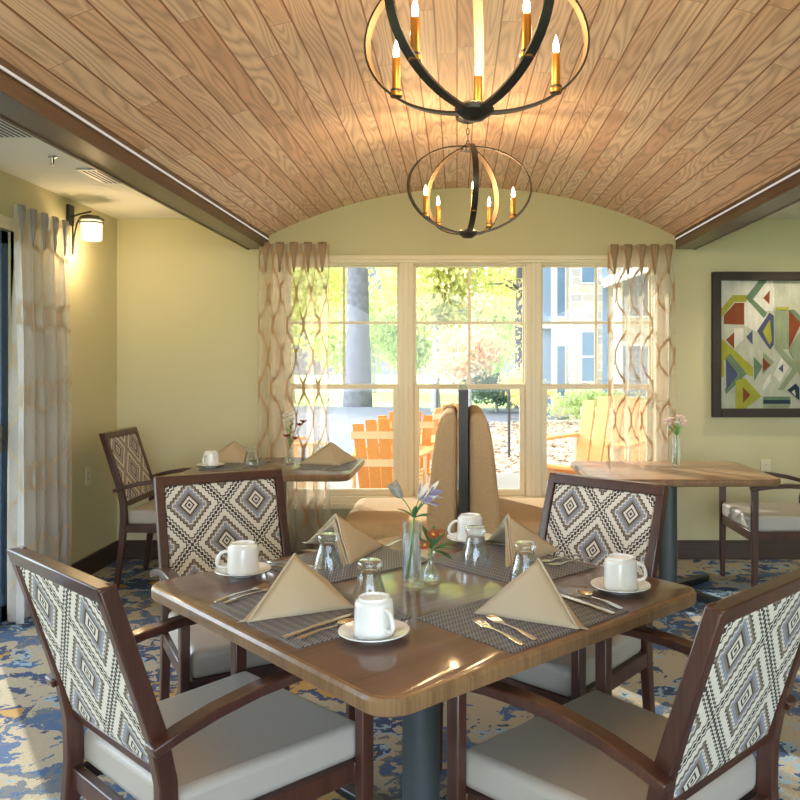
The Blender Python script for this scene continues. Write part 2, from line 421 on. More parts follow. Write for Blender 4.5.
# barrel vault
cx, hw, zs, za = .105, 1.44, 2.282, 2.625
R = (hw * hw + (za - zs) ** 2) / (2 * (za - zs)); a0 = math.asin(hw / R)
mb = MB(); n = 40; inner, outer = [], []
for i in range(n + 1):
    a = -a0 + 2 * a0 * i / n
    inner.append((cx + R * sin(a), za - R + R * cos(a))); outer.append((cx + (R + .06) * sin(a), za - R + (R + .06) * cos(a)))
mb.prism(inner + outer[::-1], 'y', YB, BW)
bmesh.ops.delete(mb.b, geom=[f for f in mb.b.faces if len(f.verts) > 4], context='FACES_ONLY')
struct(mb.build('ceiling_vault', M['vault'], angle=60))
# beams with a lit cove line
for nm, xo, xi, sg in (('trim_1', BLo, BLi, 1), ('trim_2', BRo, BRi, -1)):
    mb = MB()
    mb.box((min(xo, xi), YB, BZ), (max(xo, xi), BW - .001, 2.50))
    for zz0, zz1 in ((2.248, 2.254), (2.264, 2.300)):
        mb.box((min(xi, xi + sg * .006), YB, zz0), (max(xi, xi + sg * .006), BW - .001, zz1))
    mb.box((xo - .012, YB, BZ - .006) if sg > 0 else (xo - .002, YB, BZ - .006), (xo + .002, BW - .001, BZ + .03) if sg > 0 else (xo + .012, BW - .001, BZ + .03))
    b = struct(mb.build(nm, M['beam'], bevel=.003))
    MB().box((min(xi + sg * .001, xi + sg * .004), YB, 2.2545), (max(xi + sg * .001, xi + sg * .004), BW - .01, 2.2635)).build('light_strip', M['led'], b, smooth=False)
# baseboards
def bb(name, lo, hi): struct(MB().box(lo, hi).build(name, M['base'], bevel=.004))
bb('baseboard_back', (XL + .016, BW - .016, 0), (XR, BW, .135))
bb('baseboard_left', (XL, DY1 + .1, 0), (XL + .016, BW, .135))
bb('baseboard_right', (XR - .016, YB, 0), (XR, BW - .016, .135))

# windows: casing as one structure, each window its own
mb = MB()
y0, y1 = BW - .018, BW + .11
mb.box((WO[0], y0, WB), (WX[0][0] - .0, y1, WT)).box((WX[2][1], y0, WB), (WO[1], y1, WT))
mb.box((WX[0][1], y0 + .01, WB + .06), (WX[1][0], y1, WT - .032)).box((WX[1][1], y0 + .01, WB + .06), (WX[2][0], y1, WT - .032))
mb.box((WX[0][0], y0, WT - .032), (WX[2][1], y1, WT)).box((WX[0][0], y0, WB), (WX[2][1], y1, WB + .06))
mb.box((WO[0] - .015, y0 - .012, WT - .012), (WO[1] + .015, y0 + .02, WT + .02))
mb.box((WO[0] - .02, y0 - .05, WB - .02), (WO[1] + .02, y0 + .03, WB + .015))
for a, b in ((WX[0][1], WX[1][0]), (WX[1][1], WX[2][0])):
    m_ = (a + b) / 2
    mb.box((a, BW + .012, WB), (b, BW + .11, WB + .10))
    mb.box((m_ - .017, y0, WB + .06), (m_ + .017, y1, WT - .032))
struct(mb.build('trim_3', M['wframe'], bevel=.004))
zm = 1.222
for i, (xa, xb) in enumerate(WX):
    w = struct(MB().box((xa, BW + .085, zm - .03), (xb, BW + .10, WT - .032)).build('window_%d' % (i + 1), M['wframe'])) if False else None
    fr = MB(); t = .008
    fr.box((xa, BW + .02, WB + .06), (xa + t, BW + .10, WT - .032)).box((xb - t, BW + .02, WB + .06), (xb, BW + .10, WT - .032))
    fr.box((xa, BW + .02, WT - .042), (xb, BW + .10, WT - .030)).box((xa, BW + .02, WB + .06), (xb, BW + .10, WB + .08))
    w = struct(fr.build('window_%d' % (i + 1), M['wframe'], bevel=.003))
    a, b = xa + t, xb - t
    us = MB(); k = .012
    us.box((a, BW + .065, zm), (a + k, BW + .095, WT - .042)).box((b - k, BW + .065, zm), (b, BW + .095, WT - .042))
    us.box((a + k, BW + .065, WT - .042 - k), (b - k, BW + .095, WT - .042)).box((a, BW + .065, zm - .018), (b, BW + .095, zm))
    us = us.build('upper_sash', M['wframe'], w, bevel=.002)
    mu = MB(); c_ = (xa + xb) / 2
    mu.box((c_ - .009, BW + .07, zm), (c_ + .009, BW + .085, WT - .05)).box((a, BW + .0705, 1.665), (b, BW + .0845, 1.683))
    mu.build('muntin', M['wframe'], us)
    MB().box((a + .005, BW + .079, zm), (b - .005, BW + .083, WT - .0425)).build('pane', M['pane'], us, smooth=False)
    ls = MB(); k = .036
    ls.box((a, BW + .025, WB + .08), (a + k, BW + .06, zm)).box((b - k, BW + .025, WB + .08), (b, BW + .06, zm))
    ls.box((a + k, BW + .025, WB + .08), (b - k, BW + .06, WB + .105)).box((a, BW + .025, zm), (b, BW + .06, zm + .014)).box((a + k, BW + .025, zm - .022), (b - k, BW + .06, zm))
    ls = ls.build('lower_sash', M['wframe'], w, bevel=.003)
    MB().box((a + .03, BW + .04, WB + .09), (b - .03, BW + .044, zm - .01)).build('pane', M['pane'], ls, smooth=False)

# patio door in the left wall
fr = MB(); t = .07
xd0, xd1 = XL - .11, XL - .03
fr.box((xd0, DY1 - t, 0), (xd1, DY1, DT)).box((xd0, DY0, 0), (xd1, DY0 + t, DT)).box((xd0, DY0, DT - t), (xd1, DY1, DT)).box((xd0, DY0, 0), (xd1, DY1, .09))
for yy in (2.05, 3.15): fr.box((xd0, yy - .05, 0), (xd1, yy + .05, DT))
door = struct(fr.build('door_1', M['door'], bevel=.004))
MB().box((XL - .075, DY0 + .05, .08), (XL - .069, DY1 - .05, DT - .05)).build('pane', M['pane'], door, smooth=False)
hd = MB(); hd.box((XL - .03, 4.265, .92), (XL + .012, 4.29, 1.06)).box((XL + .0, 4.25, .98), (XL + .02, 4.305, 1.0)).build('door_handle', M['bronze'], door, bevel=.003)
mb = MB(); mb.box((XL - .02, DY0 - .07, DT), (XL + .014, DY1 + .05, DT + .07)).box((XL - .02, DY1 - .0, 0), (XL + .014, DY1 + .05, DT + .07)).box((XL - .02, DY0 - .07, 0), (XL + .014, DY0, DT + .07))
struct(mb.build('trim_4', M['wframe'], bevel=.003))

# ------------------------------------------------------------------ chairs
def make_chair():
    t = thing('dining_armchair', '', 'chair')
    fm = M['chairframe']
    spath = [(-.262, 0), (-.243, .14), (-.224, .30), (-.214, .42), (-.216, .52), (-.236, .62), (-.268, .72), (-.345, .955)]
    sth = [.026, .032, .038, .042, .042, .040, .038, .036]
    for sg in (-1, 1):
        x0, x1 = sorted((sg * .218, sg * .250))
        l = MB().ribbon(spath, sth, x0, x1).build('leg', fm, t, bevel=.004)
        MB().lathe([(0, 0), (.012, 0), (.012, .006), (0, .006)], 10, (sg * .234, -.262, -.001)).build('glide', M['glide'], l)
        fp = [(.285, 0), (.285, .30), (.285, .645)]
        x0, x1 = sorted((sg * .270, sg * .300))
        l = MB().ribbon(fp, [.026, .038, .040], x0, x1).build('leg', fm, t, bevel=.004)
        MB().lathe([(0, 0), (.012, 0), (.012, .006), (0, .006)], 10, (sg * .285, .285, -.001)).build('glide', M['glide'], l)
        ap = [(.307, .652), (.26, .662), (.18, .670), (.08, .672), (-.02, .666), (-.12, .650), (-.20, .630), (-.264, .609)]
        x0, x1 = sorted((sg * .240, sg * .282))
        am_ = MB().ribbon(ap, [.030, .028, .026, .025, .025, .025, .024, .022], x0, x1)
        for v in am_.b.verts: v.co.x += sg * .042 * (v.co.y + .26)
        am_.build('arm', fm, t, bevel=.004)
    ap = MB(); ap.box((-.274, .262, .345), (.274, .296, .400)).prism([(-.246, -.215), (-.222, -.215), (-.246, .27), (-.272, .27)], 'z', .35, .40).prism([(.246, -.215), (.222, -.215), (.246, .27), (.272, .27)], 'z', .35, .40).box((-.225, -.225, .35), (.225, -.20, .40))
    ap.build('seat_rail', fm, t, bevel=.003)
    c = MB().prism([(-.234, -.195), (.234, -.195), (.266, .300), (-.266, .300)], 'z', .398, .488); c.build('seat', M['seat'], t, bevel=.022, seg=4)
    br = MB()
    a = math.atan2(.345 - .236, .955 - .62)
    def back_box(z0, z1, x, th, off=0):
        y0_ = -.236 - (z0 - .62) * math.tan(a) + off; y1_ = -.236 - (z1 - .62) * math.tan(a) + off
        return [(y0_ - th / 2, z0), (y1_ - th / 2, z1), (y1_ + th / 2, z1), (y0_ + th / 2, z0)]
    br.prism(back_box(.922, .957, 0, .040), 'x', -.248, .248)
    br.build('top_rail', fm, t, bevel=.004)
    br = MB(); br.prism(back_box(.512, .540, 0, .034, .004), 'x', -.222, .222)
    br.build('bottom_rail', fm, t, bevel=.004)
    bk = MB(); bk.prism(back_box(.540, .922, 0, .030, .0), 'x', -.217, .217)
    bk.build('backrest', M['fabric'], t, bevel=.009, seg=3)
    return t
chair = make_chair()
def chair_at(top, face, shift=0.345):
    f = Vector((face[0], face[1])).normalized()
    p = Vector((top[0], top[1])) + f * shift
    return (p.x, p.y, 0), math.atan2(f.y, f.x) - pi / 2
spots = [
    ((-.868, 1.758), (.678, .735), 'dining armchair at the lower left of the near table, seen from behind'),
    ((.640, 1.625), (-.69, .724), 'dining armchair at the lower right corner, seen from behind, at the near table'),
    ((-.942, 3.222), (.525, -.851), 'dining armchair behind the near table, brown diamond back, between it and the left back table'),
    ((.563, 3.052), (-.663, -.749), 'dining armchair behind the near table with a bluish frame, in front of the right window'),
    ((-2.170, 5.20), (1, 0), 'dining armchair in the far left corner beside the wall, at the left back table'),
    ((2.36, 5.00), (-1, 0), 'dining armchair at the far right under the picture, facing the right back table'),
]
for i, (tp, fc, lab) in enumerate(spots):
    loc, rz = chair_at(tp, fc)
    if i == 0:
        chair.location = loc; chair.rotation_euler.z = rz; chair['label'] = lab; chair['group'] = 'diamond-patterned dining armchairs'
    else: dup(chair, loc, rz, lab, 'diamond-patterned dining armchairs')

# ------------------------------------------------------------------ tables
def rrect(hx, hy, r, n=6):
    pts = []
    for sx, sy, a in ((1, 1, 0), (-1, 1, 90), (-1, -1, 180), (1, -1, 270)):
        for i in range(n + 1):
            an = radians(a + 90 * i / n); pts.append((sx * (hx - r) + r * cos(an), sy * (hy - r) + r * sin(an)))
    return pts
ZT = .75
def table(name, label, loc, rz, hx, hy, mt, me_, diag=45, colr=.054, arm=.5):
    t = thing(name, label, 'table', loc, rz)
    mb = MB()
    o1 = rrect(hx, hy, .07); o2 = rrect(hx - .004, hy - .004, .068); 
    rings = [(rrect(hx - .012, hy - .012, .06), ZT - .042), (rrect(hx - .002, hy - .002, .068), ZT - .036), (o1, ZT - .028), (o1, ZT - .010), (o2, ZT - .002), (rrect(hx - .012, hy - .012, .06), ZT)]
    R_ = [[mb.b.verts.new((p[0], p[1], z)) for p in o] for o, z in rings]
    for A, B in zip(R_, R_[1:]):
        for k in range(len(A)):
            f = mb.b.faces.new((A[k], A[(k + 1) % len(A)], B[(k + 1) % len(A)], B[k])); f.material_index = 1
    mb.b.faces.new(R_[0][::-1]).material_index = 1; mb.b.faces.new(R_[-1]).material_index = 0
    mb.build('tabletop', [mt, me_], t, angle=25)
    MB().lathe([(0, .045), (colr + .012, .045), (colr + .012, .055), (colr, .06), (colr, ZT - .055), (0, ZT - .055)], 32).build('column', M['iron'], t)
    MB().box((-.22, -.22, ZT - .056), (.22, .22, ZT - .042)).build('mounting_plate', M['black'], t)
    for k in range(4):
        an = radians(diag + 90 * k)
        mm = Matrix.Rotation(an, 4, 'Z')
        b = MB().prism([(.0, .012), (arm, .006), (arm + .01, .030), (arm - .02, .036), (.0, .060)], 'y', -.028, .028).xf(mm)
        b.build('foot', M['black'], t, bevel=.006)
        MB().lathe([(0, 0), (.02, 0), (.02, .012), (0, .012)], 12, (mm @ Vector((arm - .03, 0, 0)))).build('glide', M['black'], t)
    return t
TC = Vector((-.1045, 2.3465)); TA = radians(42.8)
table('dining_table', 'square dark walnut dining table in the foreground with rounded corners, set for four', (TC.x, TC.y, 0), TA, .577, .577, M['walnut'], M['walnut_edge'], 0, .054, .40)
table('dining_table', 'dark square table at the back left near the curtain, set with cups and napkins', (-1.115, 5.06, 0), 0, .50, .42, M['walnut'], M['walnut_edge'], 45, .05, .36)
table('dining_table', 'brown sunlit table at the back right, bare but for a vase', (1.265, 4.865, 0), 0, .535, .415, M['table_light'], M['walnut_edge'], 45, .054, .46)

# ------------------------------------------------------------------ tableware
def axis_rot(k): return Matrix.Rotation(k, 4, 'Z')
def make_mug():
    t = thing('coffee_mug', '', 'mug')
    MB().lathe([(.0460, 0), (.0480, .001), (.0475, .008), (.0450, .070), (.0430, .078), (.0375, .081), (.0365, .087), (.033, .087), (.032, .082), (0, .0815)], 40).lathe(
        [(.0460, 0), (.0445, .004), (.041, .068), (.037, .075), (0, .076)], 40).build('body', M['mug'], t, angle=50)
    pth = bez((.044, 0, .018), (.086, 0, .012), (.074, 0, .044), 7)[:-1] + bez((.074, 0, .044), (.066, 0, .068), (.0435, 0, .064), 7)
    MB().tube(pth, .0052, 10).build('handle', M['mug'], t)
    return t
def make_saucer():
    return tag(MB().lathe([(0, .004), (.026, .004), (.028, 0), (.036, 0), (.038, .005), (.062, .009), (.082, .017), (.084, .0185), (.0835, .0205), (.080, .0200), (.060, .0125), (.045, .009), (.044, .0105), (0, .0105)], 48).build('saucer', M['mug'], None, angle=45), '', 'saucer')
def make_glass():
    return tag(MB().lathe([(.045, 0), (.0465, .001), (.0468, .006), (.0435, .030), (.0345, .058), (.0285, .082), (.0275, .090), (.0315, .096), (.033, .104), (.032, .112), (.029, .114), (0, .1135)], 36).lathe(
        [(.045, 0), (.0440, .006), (.0412, .030), (.0320, .058), (.0262, .080), (.018, .087), (0, .089)], 36).build('tumbler', M['glass'], None, angle=60), '', 'glass')
def outline_plate(half, th=.0022, bow=.004, steps=None):
    """flat cutlery blank from a half-width profile [(x, w)], slightly arched"""
    mb = MB(); L = half[-1][0]; top, bot = [], []
    def zb(x): return .001 + bow * (sin(pi * min(1, max(0, x / L))) ** 2)
    for x, w in half:
        z = zb(x)
        top.append([mb.b.verts.new((x, -w, z + th)), mb.b.verts.new((x, 0, z + th * 1.3)), mb.b.verts.new((x, w, z + th))])
        bot.append([mb.b.verts.new((x, -w, z)), mb.b.verts.new((x, 0, z)), mb.b.verts.new((x, w, z))])
    for i in range(len(half) - 1):
        for k in range(2):
            mb.b.faces.new((top[i][k], top[i + 1][k], top[i + 1][k + 1], top[i][k + 1])); mb.b.faces.new((bot[i][k], bot[i][k + 1], bot[i + 1][k + 1], bot[i + 1][k]))
        mb.b.faces.new((top[i][0], bot[i][0], bot[i + 1][0], top[i + 1][0])); mb.b.faces.new((top[i][2], top[i + 1][2], bot[i + 1][2], bot[i][2]))
    for i, sg in ((0, 1), (-1, -1)):
        for k in range(2): mb.b.faces.new((top[i][k], top[i][k + 1], bot[i][k + 1], bot[i][k]) if sg > 0 else (top[i][k + 1], top[i][k], bot[i][k], bot[i][k + 1]))
    return mb
def make_fork():
    mb = outline_plate([(0, .004), (.006, .0078), (.03, .0085), (.07, .0048), (.115, .0033), (.135, .005), (.145, .0115), (.155, .0130)])
    for k in range(4):
        y = -.0108 + k * .0072
        mb.ribbon([(0.0, 0)], .001, 0, 0) if False else None
        mb.tube([(.154, y, .0025), (.172, y, .0010 + .003), (.188, y * .97, .0052), (.197, y * .95, .0075)], [.0017, .0016, .0014, .0006], 6)
    return tag(mb.build('fork', M['steel'], None, angle=50), '', 'fork')
def make_knife():
    return tag(outline_plate([(0, .005), (.006, .0085), (.05, .0085), (.085, .006), (.09, .0075), (.13, .0095), (.19, .0095), (.21, .007), (.222, .001)], .003, .001).build('knife', M['steel'], None, angle=50), '', 'knife')
def make_spoon():
    t = MB(); mb = outline_plate([(0, .004), (.006, .0078), (.03, .0082), (.07, .0045), (.120, .0032), (.132, .0045)])
    # bowl
    n, m = 16, 5; cxx = .153
    rings = []
    for j in range(m + 1):
        r = j / m
        ring = [mb.b.verts.new((cxx + .026 * r * cos(2 * pi * k / n), .0175 * r * sin(2 * pi * k / n), .0012 + .0062 * r * r)) for k in range(n)] if j else [mb.b.verts.new((cxx, 0, .0012))]
        rings.append(ring)
    for A, B in zip(rings, rings[1:]):
        for k in range(n):
            if len(A) == 1: mb.b.faces.new((A[0], B[k], B[(k + 1) % n]))
            else: mb.b.faces.new((A[k], B[k], B[(k + 1) % n], A[(k + 1) % n]))
    return tag(mb.build('spoon', M['steel'], None, angle=60), '', 'spoon')
def make_napkin(seed):
    """a folded linen pyramid: two double-layered wings meeting in a ridge"""
    rnd = random.Random(seed)
    t = thing('folded_napkin', '', 'napkin')
    A = Vector((0, .068, .128)); Rg = Vector((0, -.112, 0))
    for sg in (-1, 1):
        Lf = Vector((sg * .190, .095, 0))
        nrm = (Rg - A).cross(Lf - A).normalized() * (1 if sg > 0 else -1)
        if nrm.z < 0: nrm = -nrm
        for lay in range(2):
            mb = MB(); off = nrm * (-.016 * lay); N = 12
            od = (Lf - Rg).normalized(); sh = (od * .022 + Vector((0, 0, .0))) * lay
            grid = {}
            for i in range(N + 1):
                for j in range(N + 1 - i):
                    a, b = i / N, j / N; c = 1 - a - b
                    p = A * a + Lf * b + Rg * c
                    puff = .010 * (27 * a * b * c) + .0025 * sin(9 * b + 4 * a + seed) * (4 * b * c)
                    q = p + nrm * puff + off + sh * b - Vector((0, 0, .012 * lay * a)) + (Lf - A).normalized() * (-.012 * lay * b * 0)
                    q.z = max(q.z, .0015 + .0005 * lay)
                    grid[i, j] = mb.b.verts.new(q)
            for i in range(N):
                for j in range(N - i):
                    mb.b.faces.new((grid[i, j], grid[i + 1, j], grid[i, j + 1]))
                    if j < N - i - 1: mb.b.faces.new((grid[i + 1, j], grid[i + 1, j + 1], grid[i, j + 1]))
            o = mb.build('wing' if lay == 0 else 'inner_fold', M['napkin'], t, angle=80)
            so = o.modifiers.new('s', 'SOLIDIFY'); so.thickness = .0028; so.offset = -1 if True else 0
            # rolled hem along the open edge
        e = [A.lerp(Lf, k / 10) + nrm * (.0010 + .0015 * sin(k)) for k in range(11)]
        for q in e: q.z = max(q.z, .003)
        MB().tube(e, .0030, 8).build('hem', M['napkin'], t)
        e = [A.lerp(Lf, k / 10) - nrm * .0095 - Vector((0, 0, .012 * (1 - k / 10))) for k in range(11)]
        for q in e: q.z = max(q.z, .003)
        MB().tube(e, .0028, 8).build('hem', M['napkin'], t)
    return t
def make_placemat():
    return tag(MB().prism(rrect(.2205, .166, .004, 2), 'z', 0, .0022).build('placemat', M['mat'], None, smooth=False), '', 'placemat')

proto = {}
def put(kind, x, y, z, rz, label, group):
    mk = dict(mug=make_mug, saucer=make_saucer, glass=make_glass, fork=make_fork, knife=make_knife, spoon=make_spoon, napkin=lambda: make_napkin(3), mat=make_placemat)[kind]
    if kind not in proto:
        o = mk(); proto[kind] = o; o.location = (x, y, z); o.rotation_euler.z = rz; o['label'] = label; o['group'] = group; return o
    return dup(proto[kind], (x, y, z), rz, label, group)
ZM = ZT + .0024
# placemats of the near table, centres 0.37 from the middle of each side
mats = {'A': ((-.387, 2.104), TA + pi / 2, 'left front'), 'B': ((.172, 2.073), TA, 'right front'), 'C': ((-.352, 2.612), TA, 'left rear'), 'D': ((.168, 2.600), TA + pi / 2, 'right rear')}
desc = {'A': 'nearest the lower-left chair', 'B': 'nearest the lower-right chair', 'C': 'in front of the brown-backed chair', 'D': 'in front of the chair with the bluish frame'}
for k, ((x, y), rz, _) in mats.items():
    put('mat', x, y, ZT + .0004, rz, 'grey woven placemat on the near table, ' + desc[k], 'placemats on the near table')
def mug_set(u, v, hang, lab, grp='inverted mugs on the near table', hs=None):
    p = PT(u, v, ZT)
    put('saucer', p.x, p.y, ZT + .0005, 0, 'white saucer under the mug ' + lab, grp.replace('inverted mugs', 'saucers'))
    put('mug', p.x, p.y, ZT + .0115, hang, 'white upside-down mug on a saucer ' + lab, grp)
mug_set(243, 575, radians(200), 'at the left corner of the near table')
mug_set(374, 638, radians(-50), 'at the front corner of the near table')
mug_set(620.5, 591, radians(12), 'at the right corner of the near table')
mug_set(470, 542, radians(188), 'at the far corner of the near table')
for u, v, lab in ((328.5, 572, 'in front of the brown-backed chair'), (369.5, 604, 'behind the front corner mug'), (475.5, 563, 'left of the rear right napkin'), (525, 582, 'behind the front right napkin')):
    p = PT(u, v, ZT)
    put('glass', p.x, p.y, ZM if lab != 'behind the front corner mug' else ZT + .0028, 0, 'clear tumbler turned upside down on the near table, ' + lab, 'upturned tumblers on the near table')
for x, y, a, lab in ((-.372, 2.160, 73, 'tan folded napkin pyramid at the front left of the near table'), (.150, 2.111, -74.3, 'tan folded napkin pyramid at the front right of the near table'),
                     (.240, 2.750, 99, 'tan folded napkin pyramid at the rear right of the near table'), (-.352, 2.785, 120, 'tan folded napkin pyramid at the rear left of the near table')):
    put('napkin', x, y, ZM + .0002, radians(a), lab, 'folded napkins on the near table')
def lay(kind, u0, v0, u1, v1, lab, grp, dz=0, head_last=True):
    """cutlery handle end at u0 v0, pointing towards u1 v1"""
    a, b = PT(u0, v0, ZM), PT(u1, v1, ZM)
    put(kind, a.x, a.y, ZM + .0003 + dz, math.atan2(b.y - a.y, b.x - a.x), lab, grp)
g = 'cutlery on the near table'
lay('knife', 283, 639, 347, 617, 'silver knife on the front left placemat beside the front mug', g)
lay('spoon', 297, 640.5, 352, 622, 'silver spoon on the front left placemat beside the front mug', g)
lay('fork', 215, 603, 258, 589, 'silver fork on the front left placemat, outermost by the table edge', g)
lay('fork', 224, 604.5, 262, 592, 'silver fork on the front left placemat, next to the napkin', g)
lay('fork', 523, 646, 476, 622, 'silver fork on the front right placemat, the nearer of two', g)
lay('fork', 536, 641, 487, 617, 'silver fork on the front right placemat, the farther of two', g)
lay('spoon', 622, 610, 571, 590, 'silver spoon on the front right placemat beside the right mug', g)
lay('knife', 614, 615, 560, 596, 'silver knife on the front right placemat beside the right mug', g)
lay('fork', 594, 558, 552, 566, 'silver fork on the rear right placemat, the nearer of two', g)
lay('fork', 584, 555, 540, 563, 'silver fork on the rear right placemat, the farther of two', g)
lay('knife', 268, 562, 304, 567, 'silver knife on the rear left placemat', g)
lay('spoon', 262, 566, 298, 571, 'silver spoon on the rear left placemat', g)
lay('fork', 386, 547, 411, 538, 'silver fork on the rear left placemat beyond the napkin', g)

# back-left table settings
g2 = 'place settings on the left back table'
put('mat', -1.38, 5.05, ZT + .0004, pi / 2, 'grey placemat under the cup and napkin on the left back table', g2)
put('mat', -.80, 5.05, ZT + .0004, pi / 2, 'grey placemat at the right end of the left back table', g2)
p = PT(211, 467.5, ZT)
put('saucer', p.x, p.y, ZM + .0002, 0, 'white saucer under the mug on the left back table', g2)
put('mug', p.x, p.y, ZM + .0112, radians(250), 'white mug turned upside down on the left back table', g2)
put('napkin', -1.405, 5.21, ZM + .0002, radians(40), 'pale folded napkin behind the mug on the left back table', g2)
put('napkin', -.775, 5.12, ZM + .0002, radians(28), 'tan folded napkin at the right end of the left back table', g2)
p = PT(251, 465, ZT); put('glass', p.x, p.y, ZM, 0, 'upturned tumbler beside the mug on the left back table', g2)
p = PT(318, 461, ZT); put('glass', p.x, p.y, ZM, 0, 'upturned tumbler left of the tan napkin on the left back table', g2)
put('spoon', -1.32, 4.86, ZM + .0003, radians(60), 'spoon beside the mug on the left back table', g2)
put('fork', -.80, 4.83, ZM + .0003, radians(75), 'fork in front of the tan napkin on the left back table', g2)

# vases
def cyl_vase(x, y, z, r, h, wl, label):
    t = thing('cylinder_vase', label, 'vase', (x, y, z))
    MB().lathe([(0, 0), (r * .96, 0), (r, .003), (r, h), (r * .90, h), (r * .90, .022), (r * .8, .018), (0, .018)], 32).build('glass_wall', M['vase'], t, angle=50)
    MB().lathe([(0, .0185), (r * .78, .0185), (r * .885, .023), (r * .885, wl), (0, wl)], 32).build('water', M['water'], t, angle=50)
    return t
def bud_vase(x, y, z, s, label):
    t = thing('bud_vase', label, 'vase', (x, y, z))
    o = [(0, 0), (.020, 0), (.026, .006), (.0275, .018), (.023, .034), (.013, .050), (.0085, .066), (.009, .080), (.0125, .090)]
    i = [(.0110, .090), (.0075, .080), (.007, .066), (.0115, .050), (.0215, .034), (.0255, .019), (.022, .010), (0, .009)]
    MB().lathe([(a * s, b * s) for a, b in o + i], 28).build('glass_wall', M['vase'], t, angle=60)
    return t
def petal(mb, base, d, L, W, mat=0, curl=.2, up=Vector((0, 0, 1))):
    d = Vector(d).normalized(); side = d.cross(up)
    if side.length < .1: side = d.cross(Vector((1, 0, 0)))
    side.normalize(); nn = side.cross(d).normalized(); n = 5; rows = []
    for i in range(n + 1):
        t = i / n; w = W * sin(pi * min(.97, .12 + .85 * t)) ** .7 * .5; c = Vector(base) + d * L * t + nn * (curl * L * t * t)
        rows.append([mb.b.verts.new(c - side * w + nn * w * .35), mb.b.verts.new(c), mb.b.verts.new(c + side * w + nn * w * .35)])
    for a, b in zip(rows, rows[1:]):
        for k in range(2): mb.b.faces.new((a[k], a[k + 1], b[k + 1], b[k])).material_index = mat
def solid(o, th=.0008):
    s = o.modifiers.new('s', 'SOLIDIFY'); s.thickness = th; return o
pv = PT(412, 585, ZT)
cyl_vase(pv.x, pv.y, ZT + .0003, .0275, .185, .155, 'tall clear cylinder vase with water and a long stem, centre of the near table')
fl = thing('alstroemeria_stem', 'lilac alstroemeria with one closed bud standing in the tall cylinder vase', 'flower', (pv.x, pv.y, ZT))
j = Vector((.006, 0, .195))
MB().tube(bez((-.010, .004, .022), (-.002, 0, .10), j, 8), .0028, 8).build('stem', M['stem'], fl)
heads = [(Vector((-.032, 0, .255)), Vector((-.55, .1, .75))), (Vector((.032, -.006, .245)), Vector((.9, -.2, .35))), (Vector((.045, .012, .262)), Vector((.85, .3, .30))), (Vector((.020, .012, .248)), Vector((.6, .5, .5)))]
mb = MB()
for hp, d in heads: mb.tube(bez(j, j.lerp(hp, .5) + Vector((0, 0, .012)), hp, 6), .0016, 6)
mb.build('stalks', M['stem'], fl)
mb = MB()
for d in ((.4, .2, .9), (-.7, .1, .6), (.9, -.3, .5), (.1, -.5, .9), (.5, -.4, .3)): petal(mb, j, d, .055, .016, 0, -.25)
solid(mb.build('leaf', M['leaf'], fl))
mb = MB(); hp, d = heads[0]
for k in range(6):
    a = k * pi / 3; petal(mb, hp + Vector((cos(a), sin(a), 0)) * .003, d + Vector((cos(a), sin(a), .1)) * .18, .052, .022, 0, .10, Vector((cos(a), sin(a), .2)))
solid(mb.build('closed_bud', M['bud'], fl))
for hp, d in heads[1:]:
    mb = MB()
    for k in range(6):
        a = k * pi / 3; dn = d.normalized(); s1 = dn.cross(Vector((0, 0, 1))).normalized(); s2 = dn.cross(s1)
        rad = s1 * cos(a) + s2 * sin(a)
        petal(mb, hp + rad * .003, dn + rad * .42, .048, .018, k % 2, .22, rad)
    solid(mb.build('blossom', [M['lilac'], M['white_petal']], fl))
pb = PT(431, 583, ZT)
bud_vase(pb.x, pb.y, ZT + .0003, 1.0, 'small clear teardrop bud vase holding orange flowers, right of the tall vase')
fm_ = thing('chrysanthemum_stems', 'rust orange and yellow blooms with dark leaves in the small bud vase', 'flower', (pb.x, pb.y, ZT))
mb = MB()
hds = [Vector((.006, -.006, .142)), Vector((-.018, -.012, .112)), Vector((.026, .004, .140))]
for hp in hds: mb.tube([(0, 0, .012), (0, 0, .085), Vector((0, 0, .09)).lerp(hp, .5), hp], .0014, 6)
mb.build('stem', M['stem'], fm_)
for hp in hds:
    mb = MB(); up = Vector((hp.x * 6, -.6, .6)).normalized(); s1 = up.cross(Vector((1, 0, 0))).normalized(); s2 = up.cross(s1)
    for rr, el, L in ((13, .25, .020), (10, .7, .014)):
        for k in range(rr):
            a = 2 * pi * k / rr; rad = s1 * cos(a) + s2 * sin(a); petal(mb, hp, rad + up * el, L, .007, 0, .1, up)
    mb.ball(hp + up * .003, .005, (1, 1, 1), 10, 1)
    solid(mb.build('bloom', [M['rust'], M['yellow']], fm_), .0005)
mb = MB()
for b, d, L in (((0, 0, .10), (-.3, .2, 1), .060), ((0, 0, .10), (.55, .2, .9), .062), ((.01, 0, .10), (1, -.1, .45), .056), ((.01, 0, .095), (.9, -.3, -.25), .050), ((0, 0, .10), (-.9, -.2, .5), .036), ((.0, 0, .105), (.1, .3, 1), .052), ((.015, 0, .10), (1, .3, .1), .05), ((0, 0, .10), (-.6, -.3, .8), .05), ((.01, 0, .11), (.5, -.4, .8), .05)):
    petal(mb, b, d, L * 1.2, .022, 0, -.12)
solid(mb.build('leaf', M['leaf'], fm_))
